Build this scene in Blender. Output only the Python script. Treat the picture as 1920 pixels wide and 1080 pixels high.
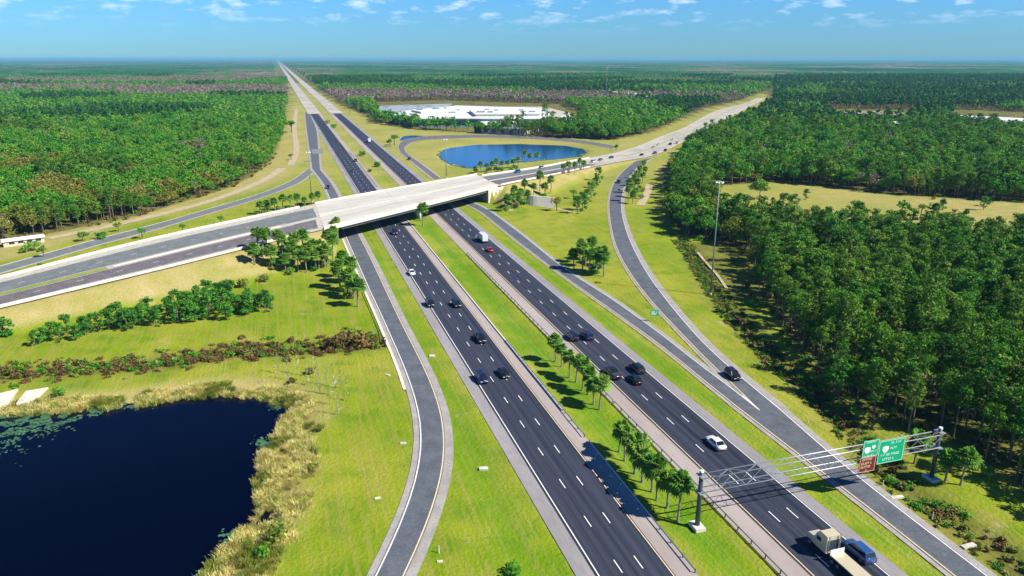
import bpy, bmesh, math, random
import numpy as np
from mathutils import Vector, Matrix, noise
from mathutils.geometry import tessellate_polygon
R = math.radians
S = bpy.context.scene
for o in list(bpy.data.objects): bpy.data.objects.remove(o)
COL = S.collection

# ------------------------------------------------------------------ camera
F, CH = 1390.0, 75.0
TH = math.atan(430 / F)
cam = bpy.data.cameras.new('camera'); camo = bpy.data.objects.new('camera', cam); COL.objects.link(camo)
cam.sensor_width = 36; cam.lens = F / 1920 * 36; cam.clip_start = 1; cam.clip_end = 200000
camo.location = (0, 0, CH); camo.rotation_euler = (math.pi / 2 - TH, 0, 0)
S.camera = camo
S.render.resolution_x = 1024; S.render.resolution_y = 576

# ------------------------------------------------------------------ sky and sun
SUN_EL = R(44); az = (-0.93, 0.36)           # direction in which shadows fall
sunv = Vector((0.93 * math.cos(SUN_EL), -0.36 * math.cos(SUN_EL), math.sin(SUN_EL))).normalized()
W = bpy.data.worlds.new("World"); S.world = W; W.use_nodes = True
wn, wl = W.node_tree.nodes, W.node_tree.links
for n in list(wn): wn.remove(n)
def nd(t, typ, **k):
    n = t.new(typ)
    for a, b in k.items(): setattr(n, a, b)
    return n
sky = nd(wn, 'ShaderNodeTexSky', sky_type='NISHITA', sun_disc=False)
sky.sun_elevation = SUN_EL; sky.sun_rotation = math.atan2(sunv.x, sunv.y)
sky.air_density = 1.6; sky.dust_density = 0.0; sky.ozone_density = 5.0; sky.altitude = 0
tint = nd(wn, 'ShaderNodeMix', data_type='RGBA', blend_type='MULTIPLY'); tint.inputs[0].default_value = 1
tint.inputs[7].default_value = (0.33, 0.87, 1.95, 1)
geo = nd(wn, 'ShaderNodeTexCoord')
mp = nd(wn, 'ShaderNodeMapping'); mp.inputs['Scale'].default_value = (13, 13, 46); mp.inputs['Location'].default_value = (3.1, 0.4, 1.3)
ns = nd(wn, 'ShaderNodeTexNoise'); ns.inputs['Scale'].default_value = 2.2; ns.inputs['Detail'].default_value = 6; ns.inputs['Roughness'].default_value = .55
rmp = nd(wn, 'ShaderNodeMapRange'); rmp.inputs[1].default_value = .53; rmp.inputs[2].default_value = .70; rmp.inputs[4].default_value = .62
sep = nd(wn, 'ShaderNodeSeparateXYZ')
lo = nd(wn, 'ShaderNodeMapRange'); lo.inputs[1].default_value = .03; lo.inputs[2].default_value = .07
hi_ = nd(wn, 'ShaderNodeMapRange'); hi_.inputs[1].default_value = .12; hi_.inputs[2].default_value = .3; hi_.inputs[3].default_value = 1; hi_.inputs[4].default_value = 0
ml2 = nd(wn, 'ShaderNodeMath', operation='MULTIPLY')
mul = nd(wn, 'ShaderNodeMath', operation='MULTIPLY')
mixc = nd(wn, 'ShaderNodeMix', data_type='RGBA'); mixc.inputs[7].default_value = (11, 12.2, 14, 1)
bg = nd(wn, 'ShaderNodeBackground'); bg.inputs[1].default_value = 0.061
out = nd(wn, 'ShaderNodeOutputWorld')
wl.new(sky.outputs[0], tint.inputs[6]); wl.new(geo.outputs['Generated'], mp.inputs[0]); wl.new(mp.outputs[0], ns.inputs['Vector'])
wl.new(ns.outputs[0], rmp.inputs[0]); wl.new(geo.outputs['Generated'], sep.inputs[0]); wl.new(sep.outputs[2], lo.inputs[0])
wl.new(rmp.outputs[0], mul.inputs[0]); wl.new(lo.outputs[0], mul.inputs[1]); wl.new(sep.outputs[2], hi_.inputs[0]); wl.new(mul.outputs[0], ml2.inputs[0]); wl.new(hi_.outputs[0], ml2.inputs[1]); wl.new(ml2.outputs[0], mixc.inputs[0])
deep = nd(wn, 'ShaderNodeMapRange'); deep.inputs[1].default_value = .10; deep.inputs[2].default_value = .5; deep.inputs[3].default_value = 1; deep.inputs[4].default_value = .36  # upper sky dimmed towards the zenith to weaken its blue fill in shadows
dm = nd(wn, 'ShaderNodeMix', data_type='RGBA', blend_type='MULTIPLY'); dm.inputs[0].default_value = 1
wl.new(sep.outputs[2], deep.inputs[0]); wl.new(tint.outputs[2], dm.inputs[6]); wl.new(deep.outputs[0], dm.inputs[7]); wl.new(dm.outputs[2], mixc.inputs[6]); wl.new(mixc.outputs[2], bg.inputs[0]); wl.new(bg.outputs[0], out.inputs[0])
sl = bpy.data.lights.new('sun', 'SUN'); sl.energy = 4.6; sl.angle = R(.5); sl.color = (1, .94, .80)
so = bpy.data.objects.new('sun', sl); COL.objects.link(so); so.rotation_euler = (-sunv).to_track_quat('-Z', 'Y').to_euler()
S.view_settings.view_transform = 'Standard'; S.view_settings.look = 'None'; S.view_settings.gamma = 1
S.view_settings.exposure = 0.7
S.render.engine = 'CYCLES'; S.cycles.max_bounces = 6; S.cycles.transparent_max_bounces = 4; S.cycles.volume_bounces = 0

# ------------------------------------------------------------------ geometry helpers
rnd = random.Random(5); nr = np.random.default_rng(11)
def P(u, v, h=0.0):
    x = (u - 960) / F; y = (540 - v) / F
    d = (x, math.cos(TH) + y * math.sin(TH), -math.sin(TH) + y * math.cos(TH))
    k = (CH - h) / -d[2]
    return Vector((d[0] * k, d[1] * k, h))
PSI = math.atan((517 - 960) * math.cos(TH) / F)
DX, DY = math.sin(PSI), math.cos(PSI)
def TK(k): return 75.04*k - 6.7        # image slope of a lane line -> metres across
def ST(s, t, h=0.0): return Vector((s * DX + t * DY, s * DY - t * DX, h))       # along / across the highway
def toST(p): return p[0] * DX + p[1] * DY, p[0] * DY - p[1] * DX

def mesh(name, vs, fs, mat, parent=None, smooth=False, loc=None, link=True):
    me = bpy.data.meshes.new(name); me.from_pydata([tuple(v) for v in vs], [], fs); me.update()
    if smooth: me.polygons.foreach_set('use_smooth', [True] * len(me.polygons))
    o = bpy.data.objects.new(name, me)
    for m in (mat if isinstance(mat, (list, tuple)) else [mat]): me.materials.append(m)
    if link: COL.objects.link(o)
    if parent: o.parent = parent
    if loc is not None: o.location = loc
    return o
def tag(o, label=None, cat=None, group=None, kind=None):
    if label: o['label'] = label
    if cat: o['category'] = cat
    if group: o['group'] = group
    if kind: o['kind'] = kind
    return o
def empty(name, loc, rz=0, label=None, cat=None, group=None):
    o = bpy.data.objects.new(name, None); COL.objects.link(o); o.location = loc; o.rotation_euler = (0, 0, rz); o.empty_display_size = .5
    return tag(o, label, cat, group)
def dup(root, loc, rz=0, scale=1, label=None, group=None, cat=None):
    r = root.copy(); COL.objects.link(r); r.location = loc; r.rotation_euler = (0, 0, rz); r.scale = (scale,) * 3
    if label: r['label'] = label
    if group: r['group'] = group
    if cat: r['category'] = cat
    for ch in list(root.children):
        c = ch.copy(); COL.objects.link(c); c.parent = r
        for g in list(ch.children):
            d = g.copy(); COL.objects.link(d); d.parent = c
    return r

class MB:
    def __init__(s): s.v = []; s.f = []
    def add(s, vs, fs):
        b = len(s.v); s.v += [tuple(v) for v in vs]; s.f += [tuple(b + i for i in f) for f in fs]
    def box(s, x0, x1, y0, y1, z0, z1):
        s.add([(x0,y0,z0),(x1,y0,z0),(x1,y1,z0),(x0,y1,z0),(x0,y0,z1),(x1,y0,z1),(x1,y1,z1),(x0,y1,z1)],
              [(0,3,2,1),(4,5,6,7),(0,1,5,4),(1,2,6,5),(2,3,7,6),(3,0,4,7)])
    def tube(s, a, b, r0, r1=None, n=8):
        r1 = r0 if r1 is None else r1
        a = Vector(a); b = Vector(b); d = (b - a).normalized()
        u = d.orthogonal().normalized(); w = d.cross(u)
        vs = []
        for p, r in ((a, r0), (b, r1)):
            for i in range(n):
                t = 2 * math.pi * i / n; vs.append(p + (u * math.cos(t) + w * math.sin(t)) * r)
        s.add(vs, [(i, (i + 1) % n, n + (i + 1) % n, n + i) for i in range(n)] + [tuple(range(n - 1, -1, -1)), tuple(range(n, 2 * n))])
    def loft(s, rings, cap=True):
        n = len(rings[0]); vs = [p for r in rings for p in r]; fs = []
        for j in range(len(rings) - 1):
            for i in range(n):
                fs.append((j*n+i, j*n+(i+1) % n, (j+1)*n+(i+1) % n, (j+1)*n+i))
        if cap: fs.append(tuple(range(n-1, -1, -1))); fs.append(tuple(range((len(rings)-1)*n, len(rings)*n)))
        s.add(vs, fs)
    def prism(s, poly, z0, z1):
        n = len(poly); tri = tessellate_polygon([[Vector((p[0], p[1], 0)) for p in poly]])
        vs = [(p[0], p[1], z0) for p in poly] + [(p[0], p[1], z1) for p in poly]
        s.add(vs, [(i, (i+1) % n, n+(i+1) % n, n+i) for i in range(n)] + [tuple(n+i for i in t) for t in tri] + [tuple(reversed(t)) for t in tri])
    def build(s, name, mat, parent=None, smooth=False, loc=None, bevel=0):
        o = mesh(name, s.v, s.f, mat, parent, smooth, loc)
        bm = bmesh.new(); bm.from_mesh(o.data)
        if bevel: bmesh.ops.bevel(bm, geom=bm.edges[:], offset=bevel, segments=2, affect='EDGES', clamp_overlap=True)
        bmesh.ops.recalc_face_normals(bm, faces=bm.faces[:]); bm.to_mesh(o.data); bm.free()
        return o

# ------------------------------------------------------------------ materials
def ramp_mat(name, c1, c2, scale=.2, c3=None, scale2=3.0, rough=.9, bump=0, rot=0, stretch=(1, 1, 1), f2=.5, spec=.25, metal=0, wheel=None):
    m = bpy.data.materials.new(name); m.use_nodes = True; N, L = m.node_tree.nodes, m.node_tree.links
    b = N['Principled BSDF']; b.inputs['Roughness'].default_value = rough; b.inputs['Specular IOR Level'].default_value = spec; b.inputs['Metallic'].default_value = metal
    tc = nd(N, 'ShaderNodeNewGeometry'); mp = nd(N, 'ShaderNodeMapping', vector_type='TEXTURE'); mp.inputs['Rotation'].default_value = (0, 0, rot); mp.inputs['Scale'].default_value = tuple(1/q for q in stretch)
    L.new(tc.outputs['Position'], mp.inputs[0])
    n1 = nd(N, 'ShaderNodeTexNoise'); n1.inputs['Scale'].default_value = scale; n1.inputs['Detail'].default_value = 6; n1.inputs['Roughness'].default_value = .65
    L.new(mp.outputs[0], n1.inputs['Vector'])
    r = nd(N, 'ShaderNodeMapRange'); r.inputs[1].default_value = .36; r.inputs[2].default_value = .64; L.new(n1.outputs[0], r.inputs[0])
    mx = nd(N, 'ShaderNodeMix', data_type='RGBA'); mx.inputs[6].default_value = (*c1, 1); mx.inputs[7].default_value = (*c2, 1); L.new(r.outputs[0], mx.inputs[0])
    col = mx.outputs[2]
    if c3:
        n2 = nd(N, 'ShaderNodeTexNoise'); n2.inputs['Scale'].default_value = scale2; n2.inputs['Detail'].default_value = 5; L.new(mp.outputs[0], n2.inputs['Vector'])
        r2 = nd(N, 'ShaderNodeMapRange'); r2.inputs[1].default_value = .5; r2.inputs[2].default_value = .68; r2.inputs[4].default_value = f2; L.new(n2.outputs[0], r2.inputs[0])
        m2 = nd(N, 'ShaderNodeMix', data_type='RGBA'); L.new(r2.outputs[0], m2.inputs[0]); L.new(col, m2.inputs[6]); m2.inputs[7].default_value = (*c3, 1); col = m2.outputs[2]
    if wheel:     # polished wheel paths, two to a lane
        sx = nd(N, 'ShaderNodeSeparateXYZ'); L.new(mp.outputs[0], sx.inputs[0]); m1 = nd(N, 'ShaderNodeMath', operation='MULTIPLY_ADD'); L.new(sx.outputs[0], m1.inputs[0]); m1.inputs[1].default_value = 2*math.pi/1.83; m1.inputs[2].default_value = -wheel*2*math.pi/1.83
        m2_ = nd(N, 'ShaderNodeMath', operation='SINE'); L.new(m1.outputs[0], m2_.inputs[0]); r3 = nd(N, 'ShaderNodeMapRange'); r3.inputs[1].default_value = -.2; r3.inputs[4].default_value = .8; L.new(m2_.outputs[0], r3.inputs[0])
        n3 = nd(N, 'ShaderNodeTexNoise'); n3.inputs['Scale'].default_value = .25; n3.inputs['Detail'].default_value = 4; L.new(mp.outputs[0], n3.inputs['Vector']); m3 = nd(N, 'ShaderNodeMath', operation='MULTIPLY'); L.new(r3.outputs[0], m3.inputs[0]); L.new(n3.outputs[0], m3.inputs[1])
        m4 = nd(N, 'ShaderNodeMix', data_type='RGBA'); L.new(m3.outputs[0], m4.inputs[0]); L.new(col, m4.inputs[6]); m4.inputs[7].default_value = (*[min(.3, q*3.2) for q in c1], 1); col = m4.outputs[2]
    L.new(col, b.inputs['Base Color'])
    if bump:
        bp = nd(N, 'ShaderNodeBump'); bp.inputs['Strength'].default_value = bump; bp.inputs['Distance'].default_value = .2; L.new(n1.outputs[0], bp.inputs['Height']); L.new(bp.outputs[0], b.inputs['Normal'])
    return m
def plain(name, c, rough=.6, metal=0, spec=.4, coat=0, emit=None):
    m = bpy.data.materials.new(name); m.use_nodes = True; N, L = m.node_tree.nodes, m.node_tree.links
    b = N['Principled BSDF']; b.inputs['Roughness'].default_value = rough; b.inputs['Metallic'].default_value = metal; b.inputs['Specular IOR Level'].default_value = spec; b.inputs['Coat Weight'].default_value = coat
    n = nd(N, 'ShaderNodeTexNoise'); n.inputs['Scale'].default_value = 2.5; n.inputs['Detail'].default_value = 4
    r = nd(N, 'ShaderNodeMix', data_type='RGBA'); r.inputs[6].default_value = (*[x * .85 for x in c], 1); r.inputs[7].default_value = (*[min(1, x * 1.12) for x in c], 1)
    tc = nd(N, 'ShaderNodeTexCoord'); L.new(tc.outputs['Object'], n.inputs['Vector']); L.new(n.outputs[0], r.inputs[0]); L.new(r.outputs[2], b.inputs['Base Color'])
    return m
def leaf_mat(name, c1, c2, c3, trans=.25):
    """c1..c3 vary from tree to tree (object random) and clump to clump (attribute 'tone')"""
    m = bpy.data.materials.new(name); m.use_nodes = True; N, L = m.node_tree.nodes, m.node_tree.links
    b = N['Principled BSDF']; b.inputs['Roughness'].default_value = .62; b.inputs['Specular IOR Level'].default_value = .2
    oi = nd(N, 'ShaderNodeObjectInfo'); cr = nd(N, 'ShaderNodeValToRGB'); e = cr.color_ramp.elements
    e[0].color = (*c1, 1); e[1].color = (*c3, 1); x = e.new(.5); x.color = (*c2, 1)
    L.new(oi.outputs['Random'], cr.inputs[0])
    at = nd(N, 'ShaderNodeAttribute', attribute_name='tone')
    mr = nd(N, 'ShaderNodeMapRange'); mr.inputs[3].default_value = .55; mr.inputs[4].default_value = 1.75; L.new(at.outputs['Fac'], mr.inputs[0])
    mx = nd(N, 'ShaderNodeMix', data_type='RGBA', blend_type='MULTIPLY'); mx.inputs[0].default_value = 1; L.new(cr.outputs[0], mx.inputs[6]); L.new(mr.outputs[0], mx.inputs[7])
    L.new(mx.outputs[2], b.inputs['Base Color'])
    tr = nd(N, 'ShaderNodeBsdfTranslucent'); L.new(mx.outputs[2], tr.inputs[0]); ms = nd(N, 'ShaderNodeMixShader'); ms.inputs[0].default_value = trans
    L.new(b.outputs[0], ms.inputs[1]); L.new(tr.outputs[0], ms.inputs[2]); L.new(ms.outputs[0], N['Material Output'].inputs[0])
    return m
M = {}
ALONG = dict(rot=-PSI)
def streak(name, c1, c2, c3, **k):      # worn pavement, streaked along the highway
    return ramp_mat(name, c1, c2, .55, c3, 1.7, stretch=(1, .012, 1), rot=-PSI, **k)
M['asphalt'] = streak('dark_asphalt', (.015, .019, .034), (.040, .046, .070), (.065, .07, .088), rough=.8, wheel=TK(.6237)+.46)
M['shoulder'] = ramp_mat('shoulder_paving', (.25, .24, .25), (.32, .305, .31), .15, (.21, .2, .215), 1.6, stretch=(1, .25, 1), rot=-PSI)
M['inner'] = ramp_mat('inner_shoulder_paving', (.34, .29, .275), (.42, .37, .35), .15, (.27, .24, .235), 1.2, stretch=(1, .2, 1), rot=-PSI)
M['ramp'] = ramp_mat('ramp_asphalt', (.075, .088, .112), (.12, .135, .16), .25, (.17, .175, .19), 2.2)
M['ramp_shoulder'] = ramp_mat('ramp_shoulder_paving', (.30, .28, .27), (.40, .38, .35), .3, (.2, .19, .19), 2)
M['cross_teal'] = ramp_mat('old_blue_grey_asphalt', (.12, .14, .145), (.18, .20, .205), .3, (.27, .27, .26), 2)
M['cross_purple'] = ramp_mat('old_purple_grey_asphalt', (.105, .095, .105), (.165, .15, .16), .3, (.29, .27, .28), 2)
M['concrete'] = ramp_mat('pale_concrete', (.56, .52, .45), (.70, .66, .58), .3, (.44, .41, .36), 1.8, bump=.1)
M['deck'] = ramp_mat('bridge_deck_concrete', (.45, .43, .38), (.62, .595, .53), .5, (.34, .33, .30), 1.1, stretch=(1, .06, 1), rot=R(-38))
M['white_conc'] = ramp_mat('white_concrete', (.62, .58, .50), (.76, .72, .62), .5, (.46, .42, .35), 2)
M['dark_conc'] = ramp_mat('weathered_girder_concrete', (.10, .10, .11), (.16, .16, .17), .5)  # dark tone for the girders, left abutment and left wing walls
M['white'] = ramp_mat('road_marking_white', (.75, .75, .75), (.86, .86, .86), 1.5, (.45, .45, .46), 3.5)
M['yellow'] = ramp_mat('road_marking_yellow', (.72, .56, .33), (.80, .66, .42), 1.5, (.5, .42, .3), 3.5)
M['gravel'] = ramp_mat('pale_gravel', (.40, .37, .32), (.58, .54, .47), .8, (.27, .25, .22), 3)
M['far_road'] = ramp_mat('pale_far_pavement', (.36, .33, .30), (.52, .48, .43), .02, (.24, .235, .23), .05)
M['grassy'] = ramp_mat('median_grass', (.2, .26, .03), (.3, .32, .06), .3)
M['tan_path'] = ramp_mat('sandy_track', (.38, .31, .2), (.5, .42, .28), .3)
M['bark'] = ramp_mat('bark', (.12, .09, .065), (.22, .17, .13), 2)
M['palm_bark'] = ramp_mat('palm_trunk', (.2, .17, .13), (.33, .28, .22), 3)
M['pine'] = leaf_mat('pine_needles', (.045, .17, .012), (.085, .215, .014), (.145, .26, .024))
M['pine2'] = leaf_mat('young_pine_needles', (.035, .17, .018), (.06, .22, .02), (.09, .26, .03))
M['broad'] = leaf_mat('broadleaf_foliage', (.045, .20, .012), (.085, .26, .016), (.16, .30, .028))
M['olive'] = leaf_mat('olive_foliage', (.12, .19, .015), (.20, .22, .035), (.24, .245, .045))
M['bare'] = leaf_mat('bare_twigs', (.21, .155, .135), (.27, .20, .17), (.19, .19, .11), .05)
M['teal'] = leaf_mat('distant_dark_pine_foliage', (.018, .10, .02), (.035, .14, .02), (.06, .17, .022))
M['palm'] = leaf_mat('palm_fronds', (.065, .17, .015), (.10, .215, .02), (.15, .25, .035))
M['yellow_leaf'] = leaf_mat('yellow_spring_foliage', (.32, .30, .04), (.36, .34, .05), (.4, .36, .06), .4)
M['scrub'] = leaf_mat('brown_scrub', (.11, .06, .025), (.16, .095, .035), (.11, .12, .025), .1)
M['reed'] = leaf_mat('dry_reeds', (.54, .49, .16), (.70, .62, .26), (.40, .46, .09), .4)
M['lily'] = leaf_mat('lily_pads', (.035, .10, .05), (.06, .14, .07), (.05, .10, .08), 0)
M['steel'] = plain('galvanised_steel', (.52, .54, .56), .45, .6)
M['mast_grey'] = plain('weathered_mast_steel', (.22, .25, .28), .6, .3)
M['dark_steel'] = plain('dark_weathered_steel', (.07, .09, .13), .5, .5)
M['rubber'] = plain('tyre_rubber', (.02, .02, .022), .9)
M['rim'] = plain('wheel_rim_alloy', (.5, .5, .52), .35, .8)
M['glass'] = plain('dark_car_glass', (.012, .016, .02), .06, 0, .8)
M['lamp_red'] = plain('tail_lamp_red', (.5, .02, .015), .2)
M['lamp_white'] = plain('head_lamp_glass', (.75, .75, .72), .15)
for n, c in dict(black=(.012, .013, .018), navy=(.012, .02, .075), white=(.8, .8, .8), red=(.45, .02, .015), silver=(.45, .47, .5), grey=(.12, .13, .15), blue=(.03, .10, .28), tan=(.62, .55, .38)).items():
    M['car_' + n] = plain('car_paint_' + n, c, .25, .1 if n != 'white' else 0, .5, .6)
M['sign_green'] = plain('sign_green', (.0, .40, .20), .4)
M['sign_brown'] = plain('sign_brown', (.20, .022, .016), .4)
M['sign_white'] = plain('sign_white', (.85, .85, .82), .4)
M['sign_cream'] = plain('sign_cream', (.80, .74, .55), .4)
M['metal_roof'] = ramp_mat('white_metal_roof', (.72, .73, .72), (.86, .86, .85), .02, (.6, .6, .6), .08, rough=.5)
M['grey_roof'] = ramp_mat('blue_grey_roof', (.22, .28, .34), (.34, .38, .42), .03)
M['teal_wall'] = ramp_mat('teal_wall_panels', (.13, .27, .34), (.2, .34, .40), .05)
M['cream_wall'] = ramp_mat('cream_wall', (.5, .46, .38), (.6, .56, .46), .05)
M['brown_roof'] = ramp_mat('brown_roof', (.3, .2, .15), (.38, .28, .22), .05)
M['window'] = plain('window_glass', (.02, .03, .04), .1, 0, .7)
M['orange'] = plain('orange_barrel_plastic', (.75, .2, .03), .5)
def water(name, c, rough, bs):
    m = bpy.data.materials.new(name); m.use_nodes = True; N, L = m.node_tree.nodes, m.node_tree.links
    b = N['Principled BSDF']; b.inputs['Base Color'].default_value = (*c, 1); b.inputs['Roughness'].default_value = rough; b.inputs['IOR'].default_value = 1.33; b.inputs['Specular IOR Level'].default_value = .22 if 'dark' in name else .4
    g = nd(N, 'ShaderNodeNewGeometry'); n = nd(N, 'ShaderNodeTexNoise'); n.inputs['Scale'].default_value = .6; n.inputs['Detail'].default_value = 4; L.new(g.outputs['Position'], n.inputs['Vector'])
    bp = nd(N, 'ShaderNodeBump'); bp.inputs['Strength'].default_value = bs; bp.inputs['Distance'].default_value = .1; L.new(n.outputs[0], bp.inputs['Height']); L.new(bp.outputs[0], b.inputs['Normal'])
    return m
M['water'] = water('dark_pond_water', (.0002, .0006, .009), .04, .05)
M['water2'] = water('blue_pond_water', (.002, .06, .19), .12, .5)

# ------------------------------------------------------------------ curves
def cr(pts, step=3.0):
    """Catmull-Rom through world points, about one vertex per step"""
    pts = [Vector(p) for p in pts]; q = [pts[0] * 2 - pts[1]] + pts + [pts[-1] * 2 - pts[-2]]; o = []
    for i in range(1, len(q) - 2):
        p0, p1, p2, p3 = q[i-1:i+3]; n = max(1, int((p2 - p1).length / step))
        for k in range(n):
            t = k / n
            o.append(.5 * ((2*p1) + (p2-p0)*t + (2*p0-5*p1+4*p2-p3)*t*t + (3*p1-p0-3*p2+p3)*t**3))
    o.append(pts[-1]); return o
def resample(pl, n):
    d = [0]
    for a, b in zip(pl, pl[1:]): d.append(d[-1] + (b - a).length)
    o = []; j = 0
    for i in range(n):
        t = d[-1] * i / (n - 1)
        while j < len(d) - 2 and d[j+1] < t: j += 1
        o.append(pl[j].lerp(pl[j+1], (t - d[j]) / max(1e-6, d[j+1] - d[j])))
    return o
def smooth(pl, k=3):
    for _ in range(k):
        pl = [pl[0]] + [(pl[i-1] + pl[i] * 2 + pl[i+1]) / 4 for i in range(1, len(pl)-1)] + [pl[-1]]
    return pl
def offs(pl, d):
    """offset to the right (+) of travel"""
    o = []
    for i, p in enumerate(pl):
        t = (pl[min(i+1, len(pl)-1)] - pl[max(i-1, 0)]); t.z = 0; t.normalize()
        o.append(p + Vector((t.y, -t.x, 0)) * d)
    return o
def ribbon(mb, A, B, z=0):
    n = len(A); mb.add([a + Vector((0, 0, z)) for a in A] + [b + Vector((0, 0, z)) for b in B], [(i, n+i, n+i+1, i+1) for i in range(n-1)])
def px(l, h=0): return [P(u, v, h) if not w else P(u, v, w[0]) for (u, v, *w) in l]
STRUCT = []
def flat(name, mb, mat):
    o = mb.build(name, mat); tag(o, kind='structure'); return o

# traced road edges (picture points on the ground)
lrL = px([(586,318),(606,345),(628,395),(650,447),(668,487),(685,525),(699,557),(715,590),(735,636),(760,692),(780,750),(792,790),(795,820),(794,846),(784,897),(762,964),(736,1020),(707,1080),(670,1150)])
lrR = px([(600,318),(622,345),(649,395),(676,447),(693,480),(722,542),(752,605),(775,650),(800,700),(820,748),(833,796),(838,825),(835.5,857),(823,921),(799,994),(780,1035),(758,1080),(722,1150)])
raL = px([(812,345),(850,372),(895,393),(930,420),(962,446),(1035,502),(1105,552),(1180,605),(1255,660),(1330,722),(1368,753),(1440,808),(1519,869),(1582,916),(1660,976),(1755,1051),(1783,1076),(1890,1160)])
rbR = px([(1222,297),(1197,312),(1178,335),(1168,360),(1165,390),(1172,425),(1186,462),(1206,500),(1230,537),(1280,600),(1325,650),(1380,700),(1440,749),(1503,804),(1597,886),(1660,938),(1755,1007),(1849,1080),(1960,1165)])
raR = px([(826,342),(866,370),(911,391),(945,415),(980,441),(1060,505),(1142,557),(1205,602),(1255,638),(1305,680),(1355,715),(1405,755),(1424,770)])
rbL = px([(1196,299),(1172,318),(1153,340),(1144,365),(1142,395),(1150,445),(1163,480),(1180,510),(1205,545),(1230,575),(1280,628),(1327,677),(1370,717),(1410,755),(1424,770)])
ulL = px([(812,336),(775,306),(756,291),(747,277),(752,266),(775,259),(805,255),(880,253),(980,255),(1080,262),(1150,273)])
ulR = px([(826,334),(786,304),(766,290),(758,279),(766,270),(785,263),(812,261),(880,258),(980,259.5),(1080,267),(1150,279)])
llT = px([(578,316),(563,328),(545,340),(520,351),(477,367),(367,399),(287,422),(167,453),(100,472),(0,500),(-160,545)])
llB = px([(586,324),(572,336),(553,347),(525,358),(480,374),(370,407),(290,431),(170,463),(102,483),(0,512),(-160,560)])
hN = lambda u: 5.0 + 3.0 * min(1, max(0, u / 600))
CN = px([(-220,628,4.2),(-100,601,4.6),(0,578,5),(100,554,5.4),(167,537,5.8),(300,506,6.6),(443,470,7.4),(622,426,7.8),(770,390,7.8),(910,355,7.8),(960,343,7.2),(1010,334,6.2),(1085,318,4),(1135,308,2.4),(1185,299,1.2),(1235,288,.5),(1310,251,.2),(1345,232,.15),(1400,203,.15),(1436,184,.15)])
CF = px([(-220,568,4.2),(-100,546,4.6),(0,524,5),(100,497,5.4),(233,464,6.2),(400,425,7.2),(510,400,7.7),(614,378,7.8),(750,353,7.8),(887,330,7.6),(935,321,7.2),(1010,310,5.6),(1050,302,4.5),(1097,294,3.2),(1185,276,1.2),(1235,257,.5),(1285,238,.2),(1340,209,.15),(1395,194,.15),(1428,180,.15)])
NCR = 180
cn = resample(smooth(cr(CN, 6), 6), 700); cf0 = cr(CF, 6)
# pair every near-edge point with the far edge so that cross sections stay square to the road
def pair(A, B):
    Bf = resample(smooth(B, 6), 1400); o = []; j = 0
    for i, a in enumerate(A):
        t = (A[min(i+1, len(A)-1)] - A[max(i-1, 0)]); t.z = 0; t.normalize()
        best = min(range(j, min(j + 60, len(Bf))), key=lambda q: abs((Bf[q] - a).dot(t))); j = best; b = Bf[best].copy(); o.append(b)
    return o
# start the far edge where it is square to the first near point
cf = pair(cn, cf0)
for a, b in zip(cn, cf): b.z = a.z
mid = [(a + b) / 2 for a, b in zip(cn, cf)]; hwid = [(a - b).length / 2 for a, b in zip(cn, cf)]
def between(f0, f1, A=cn, B=cf): return [a.lerp(b, f0) for a, b in zip(A, B)], [a.lerp(b, f1) for a, b in zip(A, B)]

# ponds
big = px([(-400,800),(-200,790),(0,777),(136,772),(272,760),(330,749),(389,744),(440,743),(505,749),(535,762),(538,790),(520,825),(495,854),(493,885),(488,915),(497,945),(482,983),(439,1022),(412,1057),(385,1090),(330,1150),(200,1240),(-400,1240)], -1.3)
blue = px([(824,289),(833,281),(847,277),(893,271.5),(973,270),(1057,273),(1090,279),(1099,285),(1087,293),(1040,298),(960,305),(920,311),(880,315),(850,309),(830,299)], -.6)
small = px([(750,262),(757,255),(775,253.5),(800,255.5),(808,258),(790,261),(770,266)], -.5)
def sdist(px_, py_, poly):
    """signed distance (inside negative) to polygon for numpy arrays"""
    d = np.full(px_.shape, 1e9); ins = np.zeros(px_.shape, bool); n = len(poly)
    for i in range(n):
        a = poly[i]; b = poly[(i+1) % n]; ex, ey = b[0]-a[0], b[1]-a[1]; L2 = ex*ex+ey*ey + 1e-9
        t = np.clip(((px_-a[0])*ex+(py_-a[1])*ey)/L2, 0, 1); d = np.minimum(d, np.hypot(px_-a[0]-t*ex, py_-a[1]-t*ey))
        c = ((a[1] > py_) != (b[1] > py_)) & (px_ < ex*(py_-a[1])/(ey+1e-12)+a[0]); ins ^= c
    return np.where(ins, -d, d)
def pldist(px_, py_, pl, step=1):
    pl = pl[::step] + [pl[-1]]; d = np.full(px_.shape, 1e9)
    for a, b in zip(pl, pl[1:]):
        ex, ey = b[0]-a[0], b[1]-a[1]; L2 = ex*ex+ey*ey+1e-9
        t = np.clip(((px_-a[0])*ex+(py_-a[1])*ey)/L2, 0, 1); d = np.minimum(d, np.hypot(px_-a[0]-t*ex, py_-a[1]-t*ey))
    return d
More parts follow.
